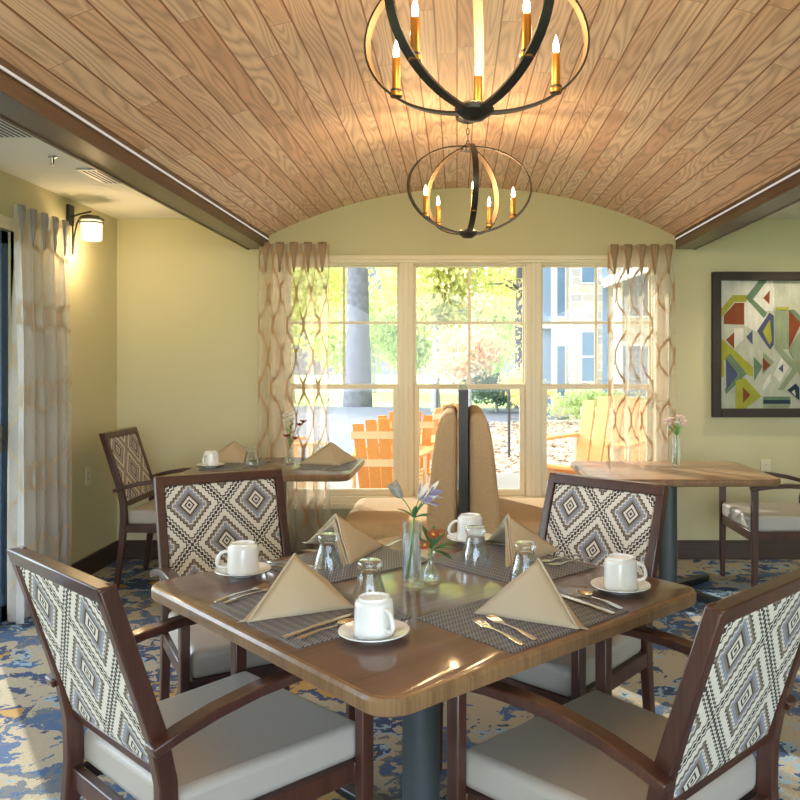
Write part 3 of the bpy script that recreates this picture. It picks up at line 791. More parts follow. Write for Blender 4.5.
# back-left table vase
p = PT(290, 463, ZT); bud_vase(p.x, p.y, ZT + .0003, 1.1, 'small clear vase with white and dark red flowers on the left back table')
fx = thing('white_and_red_flowers', 'white blossoms over dark red ones in the small vase on the left back table', 'flower', (p.x, p.y, ZT))
mb = MB()
hw_ = [Vector((-.03, 0, .29)), Vector((.0, .01, .305)), Vector((.012, -.01, .27)), Vector((-.035, .02, .255)), Vector((-.01, .0, .265))]; hr_ = [Vector((-.02, -.01, .165)), Vector((.035, -.01, .150)), Vector((.085, 0, .255)), Vector((.06, .01, .235))]
for hp in hw_ + hr_: mb.tube([(0, 0, .01), (0, 0, .10), Vector((0, 0, .12)).lerp(hp, .5), hp], .0016, 6)
mb.build('stem', M['stem'], fx)
for hs_, mt in ((hw_, 'white_petal'), (hr_, 'red_petal')):
    for hp in hs_:
        mb = MB()
        for k in range(7):
            a = 2 * pi * k / 7; petal(mb, hp, (cos(a), sin(a), .5), .030, .019, 0, .2)
        solid(mb.build('blossom', M[mt], fx))
mb = MB()
for k in range(7): petal(mb, (0, 0, .14 + .015 * k), (cos(k * 2.3), sin(k * 2.3), .7), .05, .014, 0, -.2)
solid(mb.build('leaf', M['leaf'], fx))
# right table vase
p = PT(676.5, 467, ZT)
cyl_vase(p.x, p.y, ZT + .0003, .026, .195, .12, 'clear cylinder vase of pale pink flowers on the sunlit right back table')
fx = thing('pink_flowers', 'pale pink blossoms standing in the vase on the right back table', 'flower', (p.x, p.y, ZT))
mb = MB(); hp_ = [Vector((-.06, 0, .275)), Vector((-.045, .01, .25)), Vector((.035, 0, .29)), Vector((.05, .01, .27)), Vector((.0, -.01, .26)), Vector((-.03, .0, .285)), Vector((.02, .0, .30)), Vector((.045, -.01, .25))]
for hp in hp_: mb.tube([(0, 0, .02), (0, 0, .19), Vector((0, 0, .2)).lerp(hp, .5), hp], .002, 6)
mb.build('stem', M['stem'], fx)
for hp in hp_:
    mb = MB()
    for k in range(7):
        a = 2 * pi * k / 7; petal(mb, hp, (cos(a), sin(a), .6), .028, .019, 0, .2)
    solid(mb.build('blossom', M['pink_petal'], fx))
mb = MB()
for k in range(8): petal(mb, (0, 0, .19 + .007 * k), (cos(k * 2.3), sin(k * 2.3), 1.0), .055, .012, 0, -.2)
solid(mb.build('leaf', M['stem'], fx))

# ------------------------------------------------------------------ booth
def rbox(lo, hi, name, mat, par, bev): return MB().box(lo, hi).build(name, mat, par, bevel=bev, seg=6)
for sg, x0, lab in ((-1, .004, 'tan tweed booth bench facing left, back to back with the other, by the window'), (1, .070, 'tan tweed booth bench facing right, back to back with the other, by the window')):
    t = thing('booth_bench', lab, 'bench', (x0, 5.17, 0)); t['group'] = 'back to back booth benches'
    prof = [(.0, .14), (.0, 1.06), (.012, 1.085), (.035, 1.098), (.068, 1.095), (.095, 1.075), (.113, 1.04), (.130, .97), (.148, .85), (.163, .70), (.178, .55), (.190, .40), (.192, .14)]
    MB().prism([(sg * a, z) for a, z in prof], 'y', -.47, .46).build('backrest', M['tweed'], t, bevel=.028, seg=4, angle=50)
    xa, xb = sorted((sg * .10, sg * .71))
    MB().box((xa, -.465, .13), (xb, .455, .465)).build('seat', M['tweed'], t, bevel=.085, seg=6)
    xa, xb = sorted((sg * .02, sg * .62))
    MB().box((xa, -.42, 0), (xb, .43, .14)).build('plinth', M['base'], t, bevel=.004)
dv = thing('booth_divider', 'narrow charcoal divider panel standing between the two booth benches', 'divider', (.037, 5.16, 0))
MB().box((-.028, -.50, 0), (.028, .48, 1.235)).build('panel', M['divider'], dv, bevel=.004)
MB().box((.006, -.509, .01), (.011, -.500, 1.225)).box((-.011, -.509, .01), (-.006, -.500, 1.225)).build('edge_trim', M['bronze'], dv)

# ------------------------------------------------------------------ curtains
def curtain(name, label, p0, p1, nfold, ztop, zbot, mat, pm, seed=0, flare=1.0, out=Vector((0, -1))):
    p0, p1 = Vector(p0), Vector(p1); L = (p1 - p0).length; d = (p1 - p0) / L
    nn = Vector(out)
    NX, NZ = nfold * 14, 40; rnd = random.Random(seed); ph = [rnd.uniform(-.5, .5) for _ in range(nfold + 2)]
    mb = MB(); uvl = mb.b.loops.layers.uv.new('UVMap'); V = []; arc = [0.0]
    def pos(s, t):   # s along 0..1, t 0 top..1 bottom
        k = s * nfold; fi = int(min(k, nfold - 1e-6)); amp = .018 + .028 * min(1, t * 3) + .008 * sin(2.1 * fi + seed)
        a = 2 * pi * k + .8 * sin(2.2 * t + ph[fi]) * min(1, t * 2)
        y = amp * (sin(a) + .25 * sin(2 * a + 1 + 2 * t))
        x = (s - .5) * L * (1 + flare * .06 * t) + .5 * L + .012 * sin(a * .5 + 3 * t) * t
        return p0 + d * x + nn * (y + .02), ztop + (zbot - ztop) * t
    for i in range(NX + 1):
        col = []
        for j_ in range(NZ + 1):
            t = (j_ / NZ) ** 1.2; q, z = pos(i / NX, t); col.append(mb.b.verts.new((q.x, q.y, z)))
        V.append(col)
        if i: arc.append(arc[-1] + (V[i][NZ // 2].co.xy - V[i - 1][NZ // 2].co.xy).length)
    for i in range(NX):
        for j_ in range(NZ):
            f = mb.b.faces.new((V[i][j_], V[i + 1][j_], V[i + 1][j_ + 1], V[i][j_ + 1]))
            for lp, (ii, jj) in zip(f.loops, ((i, j_), (i + 1, j_), (i + 1, j_ + 1), (i, j_ + 1))): lp[uvl].uv = (arc[ii], V[ii][jj].co.z)
    root = thing(name, label, 'curtain', (0, 0, 0))
    root.location = (p0.x, p0.y, zbot)
    o = mb.build('sheer_panel', mat, root, fix=False, angle=180); o.location = (-p0.x, -p0.y, -zbot)
    # pinch pleats and header band
    for k in range(nfold):
        c = p0 + d * (L * (k + .5) / nfold) + nn * .03; m2 = MB()
        w = .030
        rows = []
        for zz, ww, oo in ((ztop + .008, w * .9, .016), (ztop - .03, w * .85, .020), (ztop - .075, w * .6, .016), (ztop - .10, .012, .010), (ztop - .14, .010, .012), (ztop - .20, .003, .004)):
            rows.append([m2.b.verts.new((*(c - d * ww), zz)), m2.b.verts.new((*(c - d * ww * .45 + nn * oo), zz)), m2.b.verts.new((*(c + nn * oo * .3), zz)), m2.b.verts.new((*(c + d * ww * .45 + nn * oo), zz)), m2.b.verts.new((*(c + d * ww), zz))])
        for A_, B_ in zip(rows, rows[1:]):
            for q in range(4): m2.b.faces.new((A_[q], A_[q + 1], B_[q + 1], B_[q]))
        o = m2.build('pinch_pleat', pm, root, fix=False, angle=180); o.location = (-p0.x, -p0.y, -zbot); solid(o, .003)
    return root
curtain('sheer_curtain', 'sheer curtain with tan ogee lines at the left side of the back windows', (-1.375, BW - .085), (-.885, BW - .085), 5, 2.215, .015, M['sheer'], M['pleat'], 1)
curtain('sheer_curtain', 'sheer curtain with tan ogee lines at the right side of the back windows', (1.045, BW - .085), (1.512, BW - .085), 5, 2.20, .015, M['sheer'], M['pleat'], 4)
curtain('sheer_curtain', 'bluish grey sheer curtain hanging beside the patio door on the left wall', (XL + .045, 4.27), (XL + .045, 4.87), 5, 2.225, .015, M['sheer2'], M['pleat2'], 7, .4, Vector((1, 0)))

# ------------------------------------------------------------------ picture
PX0, PX1, PZ0, PZ1 = 1.796, 2.80, 1.004, 2.028
pic = thing('framed_picture', 'large dark-framed abstract picture of angular green, rust and blue shapes on the right wall', 'picture', (PX0, BW, PZ0))
W_, H_ = PX1 - PX0, PZ1 - PZ0; ft = .062
mb = MB()
mb.box((0, -.04, 0), (ft, -.002, H_)).box((W_ - ft, -.04, 0), (W_, -.002, H_)).box((ft, -.04, 0), (W_ - ft, -.002, ft)).box((ft, -.04, H_ - ft), (W_ - ft, -.002, H_))
mb.build('frame', M['picframe'], pic, bevel=.004)
AC = [(.36, .38, .31), (.27, .28, .03), (.10, .165, .10), (.17, .042, .012), (.055, .065, .13), (.012, .028, .05), (.52, .52, .47), (.20, .245, .15)]
am = []
for i, c in enumerate(AC):
    t = NT('painted_colour_%d' % i); x_, y_, z_ = t.sep(t.co())
    nz = t.noise(t.comb(t.m_('MULTIPLY', x_, 30.0), t.m_('MULTIPLY', z_, 7.0)), 1, 4, .6)
    nb = t.noise(t.co(), 9, 3)
    am.append(t.done(t.bsdf(t.mix(t.m_('ADD', t.m_('MULTIPLY', nz, .6), t.m_('MULTIPLY', nb, .4)), tuple(k * .5 for k in c), tuple(min(1, k * 1.5) for k in c)), .6, **{'Specular IOR Level': .25})))
def a2(px, py):   # measured on an enlarged view of the picture
    u, v = 700 + px * .2123, 260 + py * .2125
    return ((u - UX) * BW / F - PX0, H - (v - VY) * BW / F - PZ0)
shapes = [
    (6, [(92, 98), (340, 98), (340, 240), (92, 240)]), (6, [(205, 190), (310, 270), (265, 340), (190, 300)]), (7, [(345, 240), (412, 240), (412, 420), (345, 420)]),
    (1, [(92, 232), (150, 166), (215, 166), (215, 198), (158, 198), (92, 275)]),
    (2, [(210, 178), (272, 98), (310, 98), (232, 205)]), (2, [(210, 178), (240, 180), (312, 250), (296, 275)]),
    (3, [(108, 262), (160, 202), (204, 202), (204, 305), (108, 302)]), (6, [(262, 170), (322, 120), (345, 130), (345, 225), (322, 240)]), (3, [(293, 180), (324, 143), (322, 210)]),
    (6, [(158, 322), (200, 322), (200, 375), (158, 415)]), (3, [(118, 376), (157, 340), (157, 418)]), (4, [(213, 362), (243, 330), (243, 398)]),
    (4, [(264, 335), (322, 248), (343, 262), (343, 400), (325, 422)]), (1, [(290, 338), (325, 280), (333, 380), (322, 400)]),
    (1, [(92, 365), (245, 505), (245, 550), (212, 535), (150, 480), (108, 470), (110, 550), (92, 550)]),
    (2, [(116, 460), (138, 440), (216, 535), (118, 632), (112, 610), (178, 538)]), (4, [(117, 462), (176, 538), (120, 612)]),
    (2, [(248, 455), (290, 500), (250, 570)]), (7, [(292, 435), (345, 480), (290, 540)]), (3, [(291, 458), (326, 496), (291, 527)]),
    (7, [(350, 420), (380, 418), (466, 510), (385, 612), (360, 610), (430, 512)]), (6, [(340, 540), (378, 462), (415, 500), (372, 575)]), (4, [(364, 512), (386, 488), (386, 530)]),
    (6, [(290, 590), (328, 528), (328, 570), (292, 615)]),
    (1, [(163, 568), (205, 553), (284, 640), (210, 700), (163, 705)]), (3, [(196, 596), (232, 634), (198, 674)]),
    (1, [(350, 222), (412, 222), (412, 236), (350, 236)]), (3, [(413, 235), (470, 300), (413, 418)]), (2, [(413, 235), (440, 235), (500, 300), (470, 300)]), (7, [(413, 418), (470, 330), (500, 330), (500, 560), (470, 560)]),
    (4, [(466, 450), (520, 450), (500, 540), (466, 520)]), (2, [(292, 642), (420, 642), (420, 660), (292, 660)]), (5, [(292, 658), (420, 658), (420, 676), (292, 676)]), (7, [(292, 676), (420, 676), (410, 696), (292, 696)]),
    (5, [(405, 612), (445, 580), (462, 600), (462, 660)]), (6, [(425, 620), (440, 610), (445, 640)]),
    (1, [(520, 110), (640, 110), (590, 230), (520, 200)]), (3, [(620, 260), (720, 260), (670, 380)]), (4, [(540, 300), (600, 240), (620, 420), (560, 460)]), (2, [(560, 480), (700, 420), (740, 560), (600, 640)]),
    (1, [(740, 480), (830, 520), (800, 700), (700, 690)]), (3, [(520, 560), (580, 620), (520, 690)]), (7, [(700, 110), (840, 110), (840, 240), (760, 240)]), (4, [(740, 260), (840, 300), (830, 440), (760, 420)])]
mb = MB(); mb.box((ft - .005, -.018, ft - .005), (W_ - ft + .005, -.012, H_ - ft + .005), 0)
lo_, hix, hiz = ft, W_ - ft, H_ - ft
for i, (ci, pts) in enumerate(shapes):
    q = [a2(*p_) for p_ in pts]
    q = [(min(max(a, lo_), hix), min(max(b, lo_), hiz)) for a, b in q]
    q = [p_ for k, p_ in enumerate(q) if (Vector(p_) - Vector(q[k - 1])).length > .002]
    if len(q) > 2: mb.poly([(a, -.0182 - .00012 * (i + 1), b) for a, b in q], ci)
mb.build('painting', am, pic, smooth=False, fix=False)

# ------------------------------------------------------------------ wall and ceiling fittings
def outlet(x, y, z, rz, label):
    t = thing('wall_outlet', label, 'outlet', (x, y, z), rz)
    MB().box((-.036, -.007, -.058), (.036, -.0005, .058)).build('cover_plate', M['plate'], t, bevel=.003)
    mb = MB()
    for s_ in (-.02, .02): mb.box((-.006, -.0076, s_ - .005), (-.004, -.0068, s_ + .005)).box((.004, -.0076, s_ - .005), (.006, -.0068, s_ + .005))
    mb.build('socket_slots', M['dark'], t)
outlet(2.18, BW, .645, 0, 'ivory wall outlet on the back wall under the picture')
outlet(XL, 5.28, .65, pi / 2, 'ivory wall outlet on the left wall beside the curtain')
sc = thing('wall_sconce', 'lit bronze wall sconce with a frosted shade on the left wall above the curtain', 'lamp', (XL, 5.02, 2.22))
MB().box((.001, -.035, .02), (.02, .035, .145)).build('back_plate', M['bronze'], sc, bevel=.003)
mb = MB(); mb.tube([(.022, .01, -.16), (.03, .01, -.05), (.045, .01, .03), (.075, .005, .075), (.12, 0, .082), (.19, 0, .072)], .006, 8)
mb.tube([(.02, -.01, .07), (.07, 0, .09), (.14, 0, .105)], .006, 8).tube([(.02, .01, -.16), (.02, .01, .05)], .006, 8)
mb.build('arm', M['bronze'], sc)
MB().lathe([(0, .052), (.074, .052), (.074, .060), (.05, .070), (0, .072)], 24, (.142, 0, 0)).lathe([(.066, .030), (.069, .030), (.069, .038), (.066, .038)], 24, (.142, 0, 0), close=True).build('cap', M['bronze'], sc)
MB().lathe([(.052, -.075), (.060, -.070), (.062, .045), (.050, .050), (0, .05)], 28, (.142, 0, 0)).build('shade', M['shade'], sc)
def vent(x, y, label):
    t = thing('ceiling_vent', label, 'vent', (x, y, CZ))
    MB().box((-.13, -.17, -.008), (.13, .17, -.001)).build('frame', M['vent'], t, bevel=.003)
    mb = MB()
    for k in range(9): mb.box((-.10 + k * .025 - .004, -.145, -.0095), (-.10 + k * .025 + .004, .145, -.0078))
    mb.build('louvre', M['dark'], t)
vent(-1.86, 4.40, 'white louvred ceiling vent at the left, the farther from the viewer')
vent(-1.92, 3.46, 'white louvred ceiling vent at the left edge, the nearer to the viewer')
sp = thing('fire_sprinkler', 'small chrome fire sprinkler on the flat ceiling at the left', 'sprinkler', (-1.985, 3.98, CZ))
MB().lathe([(0, -.001), (.022, -.001), (.020, -.006), (.01, -.009), (.008, -.03), (.004, -.04), (.014, -.043), (0, -.045)], 20).build('body', M['steel'], sp)
for dx, dy, lab in ((2.33, 5.30, 'round recessed downlight in the flat ceiling at the right edge'),):
    t = thing('recessed_downlight', lab, 'ceiling light', (dx, dy, CZ))
    MB().lathe([(.055, -.001), (.075, -.001), (.075, -.006), (.055, -.004)], 28, close=True).build('trim_ring', M['vent'], t)
    MB().lathe([(0, -.002), (.056, -.002), (.056, -.0035), (0, -.0035)], 28).build('lens', M['downlight'], t)

# ------------------------------------------------------------------ chandeliers
def chandelier(x, y, zc, rot, label):
    t = thing('orb_chandelier', label, 'chandelier', (x, y, zc), 0, 'orb chandeliers')
    a_, b_ = .315, .215
    MB().lathe([(0, -.238), (.022, -.236), (.036, -.226), (.050, -.216), (.052, -.206), (.044, -.198), (.02, -.194), (0, -.194)], 32).build('hub', M['bronze'], t)
    MB().lathe([(0, .194), (.03, .196), (.036, .206), (.030, .218), (.012, .228), (0, .23)], 32).build('hub', M['bronze'], t)
    zc_ = 2.60 - zc
    mb = MB()
    nlink = max(1, int((zc_ - .225) / .028))
    for k in range(nlink + 1):
        c = Vector((0, 0, .232 + k * (zc_ - .235) / nlink)); pts = []
        for q in range(12):
            an = 2 * pi * q / 12; e = Vector((.007 * cos(an), 0, .016 * sin(an)))
            if k % 2: e = Vector((0, e.x, e.z))
            pts.append(c + e)
        mb.tube(pts, .0025, 6, closed=True)
    mb.build('chain', M['bronze'], t)
    MB().lathe([(0, zc_ - .02), (.03, zc_ - .018), (.06, zc_ - .004), (.062, zc_ + .012), (0, zc_ + .012)], 28).build('ceiling_canopy', M['bronze'], t)
    for k in range(5):
        an = rot + 2 * pi * k / 5; Rm = Matrix.Rotation(an, 4, 'Z'); m1 = MB(); n_ = 30; w = .014; th = .006
        rows = []
        for i in range(n_ + 1):
            ph = -pi / 2 * .985 + pi * .985 * i / n_; c = Vector((a_ * cos(ph), 0, b_ * sin(ph))); nr = Vector((cos(ph) / a_, 0, sin(ph) / b_)).normalized()
            rows.append([m1.b.verts.new(Rm @ (c + nr * th / 2 + Vector((0, -w, 0)))), m1.b.verts.new(Rm @ (c + nr * th / 2 + Vector((0, w, 0)))),
                         m1.b.verts.new(Rm @ (c - nr * th / 2 + Vector((0, w, 0)))), m1.b.verts.new(Rm @ (c - nr * th / 2 + Vector((0, -w, 0))))])
        for A_, B_ in zip(rows, rows[1:]):
            for q in range(4): m1.b.faces.new((A_[q], A_[(q + 1) % 4], B_[(q + 1) % 4], B_[q])).material_index = 1 if q == 2 else 0
        m1.b.faces.new(rows[0]); m1.b.faces.new(rows[-1])
        m1.build('band', [M['bronze'], M['goldleaf']], t, angle=30)
        rc = .226; zb = -b_ * sqrt(1 - (rc / a_) ** 2); cpos = Rm @ Vector((rc, 0, zb))
        ca = MB().lathe([(0, .002), (.017, .004), (.017, .012), (.0135, .020), (.0115, .022), (.0115, .105), (.010, .108), (0, .108)], 20, cpos, 0).build('candle_sleeve', M['gold'], t)
        MB().lathe([(.0135, .002), (.0155, .002), (.0155, .022), (.0135, .022)], 16, cpos, close=True).build('candle_cup', M['bronze'], ca)
        MB().lathe([(0, .108), (.006, .110), (.0080, .121), (.0070, .134), (.003, .148), (0, .158)], 14, cpos).build('bulb', M['bulb'], ca)
        L_ = bpy.data.lights.new('candle_light', 'POINT'); L_.energy = BULB_W; L_.color = (1, .66, .33); L_.shadow_soft_size = .012
        lo = bpy.data.objects.new('candle_light', L_); COL.objects.link(lo); lo.parent = t; lo.location = cpos + Vector((0, 0, .178))
    return t
BULB_W = 1.9
chandelier(.045, 2.11, 2.262, radians(86), 'bronze orb chandelier hanging nearest the viewer, cut off at the top of the photo')
chandelier(.054, 4.02, 2.245, radians(-84), 'bronze orb chandelier hanging farther back before the windows')

# ------------------------------------------------------------------ outdoors
def ground(name, pts, z, mat, th=.05): return struct(MB().prism(pts, 'z', z - th, z).build(name, mat, smooth=False))
ground('ground', [(-60, -30), (60, -30), (60, 90), (-60, 90)], -.16, M['grass'])
ground('patio_slab', [(-9, BW + .16), (9, BW + .16), (9, 10.3), (-9, 10.3)], -.02, M['concrete'], .10)
ground('patio_slab', [(-7, -3), (XL - .16, -3), (XL - .16, BW + .15), (-7, BW + .15)], -.02, M['concrete'], .10)
ground('planting_bed', [(-.9, 10.3), (9, 10.3), (9, 20), (1.8, 20), (-.4, 15)], -.05, M['litter'], .08)
ground('road', [(-30, 19.5), (-2.0, 22.5), (5, 22), (9, 26), (-8, 26), (-30, 24)], -.06, M['asphalt'], .06) if False else None
ground('road', [(-6, 12.0), (-.9, 10.6), (-.4, 15), (1.8, 20), (5.5, 24.5), (-9, 27.5), (-12, 22)], -.08, M['asphalt'], .06)
# eave over the window wall, out of view above the glass
struct(MB().box((XL - .3, BW + .15, 2.52), (XR, BW + 1.02, 2.66)).build('roof_eave', M['whitetrim'], smooth=False))
struct(MB().box((XL - 1.25, YB, 2.52), (XL - .15, BW + .15, 2.66)).build('roof_eave', M['whitetrim'], smooth=False))
struct(MB().box((XL - .15, YB, 2.70), (XR + .15, BW + .15, 2.90)).build('roof', M['whitetrim'], smooth=False))
# unseen masses added above and beside the room to block the rear sky
struct(MB().box((XL - .15, YB, 2.92), (34, BW + .15, 16)).build('upper_sky_blocker', M['siding'], smooth=False))
struct(MB().box((XR + .16, YB, 0), (34, BW + .15, 2.9)).build('right_sky_blocker', M['siding'], smooth=False))
struct(MB().box((-34, YB - 1.5, 0), (XL - .16, YB - .3, 16)).build('left_sky_blocker', M['siding'], smooth=False))
# fallen leaves
mb = MB(); rl = random.Random(5)
for _ in range(5200):
    y = rl.uniform(10.35, 19); xlo = -.85 + (max(0, y - 15) / 5) * 2.2 + (.4 if y < 15 else 0); x = rl.uniform(xlo, 6); s_ = rl.uniform(.03, .075); a = rl.uniform(0, pi)
    z = -.045 + rl.uniform(0, .04); tl = rl.uniform(-.03, .03)
    c_, n_ = cos(a) * s_, sin(a) * s_
    mb.poly([(x - c_, y - n_, z), (x + n_ * .6, y - c_ * .6, z + tl), (x + c_, y + n_, z + .01), (x - n_ * .6, y + c_ * .6, z - tl * .3)])
tag(mb.build('fallen_leaves', M['leaflitter'], smooth=False), 'dry fallen leaves covering the bed beyond the patio', 'leaves', kind='stuff')

def adirondack():
    t = thing('adirondack_chair', '', 'patio chair')
    for k in range(5):
        x = -.20 + .10 * k; top = .93 - .012 * (k - 2) ** 2
        lean = .36
        b = MB().prism([(-.22, .26), (-.22 - lean * (top - .26), top), (-.245 - lean * (top - .26), top), (-.245, .26)], 'x', x - .048, x + .048)
        fan = Matrix.Translation((x, -.22, .26)) @ Matrix.Rotation(radians((k - 2) * 1.2), 4, 'Y') @ Matrix.Translation((-x, .22, -.26))
        b.xf(fan).build('back_slat', M['orange'], t, bevel=.004)
    for k in range(6):
        y = -.20 + .095 * k; z = .26 + .022 * k
        MB().box((-.27, y - .042, z), (.27, y + .042, z + .022)).build('seat_slat', M['orange'], t, bevel=.003)
    for sg in (-1, 1):
        MB().prism([(sg * .26, -.36), (sg * .30, -.36), (sg * .40, .36), (sg * .36, .42), (sg * .26, .42), (sg * .27, 0)][::sg], 'z', .575, .60).build('arm', M['orange'], t, bevel=.003)
        x0, x1 = sorted((sg * .27, sg * .295))
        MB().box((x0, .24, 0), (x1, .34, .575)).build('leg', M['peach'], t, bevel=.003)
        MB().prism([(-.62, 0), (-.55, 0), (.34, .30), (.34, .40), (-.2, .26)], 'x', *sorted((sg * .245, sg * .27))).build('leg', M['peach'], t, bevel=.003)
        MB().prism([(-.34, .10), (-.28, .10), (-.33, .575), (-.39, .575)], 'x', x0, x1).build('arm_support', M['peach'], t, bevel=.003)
    for z_, y_ in ((.50, -.335), (.75, -.425)):
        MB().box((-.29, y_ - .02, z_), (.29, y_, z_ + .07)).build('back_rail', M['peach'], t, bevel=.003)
    return t
ad = adirondack(); gz = -.02
def dir_rz(a): return radians(a)
ad.location = (-.60, 7.4, gz); ad.rotation_euler.z = radians(-3)
tag(ad, 'orange slatted patio chair seen from behind through the left window', 'patio chair', 'orange patio chairs')
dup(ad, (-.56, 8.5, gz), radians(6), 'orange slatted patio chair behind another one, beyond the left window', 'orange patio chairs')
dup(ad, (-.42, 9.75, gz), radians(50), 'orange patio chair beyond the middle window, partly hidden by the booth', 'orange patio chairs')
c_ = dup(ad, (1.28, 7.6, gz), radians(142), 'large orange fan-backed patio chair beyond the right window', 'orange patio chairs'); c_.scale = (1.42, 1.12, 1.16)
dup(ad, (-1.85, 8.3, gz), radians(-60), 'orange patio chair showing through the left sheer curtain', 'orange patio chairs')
dr = thing('side_table', 'round pale patio side table beside the left orange chair', 'side table', (-1.42, 7.35, gz))
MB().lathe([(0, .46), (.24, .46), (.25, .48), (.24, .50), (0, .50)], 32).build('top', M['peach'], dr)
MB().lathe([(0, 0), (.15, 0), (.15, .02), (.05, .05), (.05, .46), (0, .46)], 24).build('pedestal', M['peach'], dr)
# thin posts
for u, y, lab in ((437, 17.0, 'thin green steel post beyond the road edge, seen left of the booth divider'), (509, 12.2, 'thin green steel post in the leaf bed, seen right of the booth divider')):
    x = (u - UX) / F * y
    tag(MB().lathe([(0, -.1), (.022, -.1), (.022, 1.02 if y < 15 else .9), (.03, 1.03 if y < 15 else .91), (0, 1.06 if y < 15 else .94)], 12, (0, 0, 0)).build('garden_post', M['leafd'] if False else M['iron'], None, loc=(x, y, 0)), lab, 'post', 'thin garden posts')

def tree(name, label, x, y, h, tr, crown, mat, bark, nleaf, lsz, seed, trunk_h=None, group='trees beyond the patio', lean=0, nb=9):
    t = thing(name, label, 'tree', (x, y, -.16), 0, group); rr = random.Random(seed)
    th_ = trunk_h or h * .75
    mb = MB(); pts = [Vector((lean * k / 8 * th_ * .1 + rr.uniform(-.04, .04) * tr * 3, rr.uniform(-.04, .04) * tr * 3, th_ * k / 8)) for k in range(9)]; pts[0] = Vector((0, 0, -.05))
    mb.tube(pts, [tr * (1.25 if k == 0 else 1.0 - .6 * k / 8) for k in range(9)], 12)
    ends = []
    for k in range(nb):
        f = rr.uniform(.35, .95); b0 = pts[int(f * 8)]; a = rr.uniform(0, 2 * pi); L = rr.uniform(.5, .95) * crown[0]
        e = b0 + Vector((cos(a) * L, sin(a) * L, rr.uniform(.2, .7) * L)); md = b0.lerp(e, .5) + Vector((0, 0, .12 * L)); r0 = tr * (1 - .6 * f) * .5
        mb.tube([b0, md, e], [r0, r0 * .6, r0 * .2], 7); ends += [e, md]
    mb.build('trunk', bark, t)
    mb = MB(); cc = Vector((pts[-1].x, 0, crown[3]))
    blobs = ends + [cc + Vector((rr.gauss(0, .5) * crown[0], rr.gauss(0, .5) * crown[1], rr.gauss(0, .5) * crown[2])) for _ in range(22)]
    for _ in range(nleaf):
        b = rr.choice(blobs); p_ = b + Vector((rr.gauss(0, .22) * crown[0], rr.gauss(0, .22) * crown[1], rr.gauss(0, .22) * crown[2]))
        if p_.z < .1: continue
        q = Euler((rr.uniform(0, 6), rr.uniform(0, 6), rr.uniform(0, 6))).to_matrix(); s_ = lsz * rr.uniform(.6, 1.3)
        mb.poly([p_ + q @ Vector(v) * s_ for v in ((-.5, 0, 0), (0, -.32, .08), (.5, 0, 0), (0, .32, .08))])
    mb.build('foliage', mat, t, smooth=False, fix=False)
    return t
tree('large_tree', 'thick dark-barked tree trunk beyond the road, seen through the left window', -3.25, 26.5, 20, .40, (2.4, 2.2, 1.6, 17), M['leafy'], M['bark'], 2500, .22, 1, 20, nb=8)
tree('yellow_green_tree', 'yellow-green leafy tree filling the left half of the middle window', -.62, 24, 7.5, .13, (1.15, 1.3, 1.8, 4.2), M['leafy'], M['barkp'], 6500, .20, 2, 5.5)
tree('yellow_green_tree', 'tall pale yellow tree in the middle window behind the rosy one', .9, 33, 11, .22, (2.6, 2.2, 3.0, 6.0), M['leafy'], M['barkp'], 7000, .26, 3, 9)
tree('rosy_tree', 'small tree with rosy leaves in the lower part of the middle window', .35, 22.5, 3.6, .07, (.95, .95, .75, 1.9), M['leafr'], M['barkp'], 4500, .13, 4, 2.2)
tree('bare_branched_tree', 'slim half-bare tree at the right of the middle window', 1.95, 25.5, 8, .15, (1.3, 1.3, 1.6, 5.5), M['leafo'], M['bark'], 1100, .17, 5, 7.5, nb=14)
tree('golden_shrub', 'golden shrub low at the right of the middle window', 1.75, 20.5, 1.6, .05, (.55, .5, .40, .95), M['leafo'], M['barkp'], 2200, .10, 6, 1.0)
tree('dark_shrub', 'dark green shrub beneath the rosy tree', 1.15, 23.5, 1.5, .05, (.75, .6, .40, .75), M['leafd'], M['barkp'], 2600, .13, 7, .9)
tree('green_tree', 'green tree right of the thick trunk in the left window', -2.1, 31, 7, .12, (1.2, 1.2, 1.1, 2.6), M['leafg'], M['barkp'], 4200, .22, 8, 3.4)
tree('yellow_green_tree', 'yellowish tree far left behind the sheer curtain', -6.2, 30, 9, .2, (2.4, 2, 2.2, 4.5), M['leafy'], M['barkp'], 5500, .26, 9, 7)
tree('green_tree', 'distant green tree behind the road, between the left and middle windows', -4.2, 40, 6, .2, (3.2, 2, 1.4, 3.0), M['leafg'], M['barkp'], 5500, .30, 10, 4)
tree('green_tree', 'distant green tree behind the rosy tree', 1.4, 42, 8, .2, (3.2, 2, 2.2, 4.0), M['leafg'], M['barkp'], 5500, .30, 12, 5)
tree('green_shrub', 'low green shrub in front of the stone building', 3.05, 18.7, 1.2, .05, (.6, .5, .35, .6), M['leafg'], M['barkp'], 2400, .10, 13, .7)
tree('yellow_green_tree', 'tall yellow-green tree at the left edge of the middle window, behind the road', -2.0, 36, 12, .22, (1.7, 1.7, 2.4, 7.0), M['leafy'], M['barkp'], 5500, .27, 14, 9)

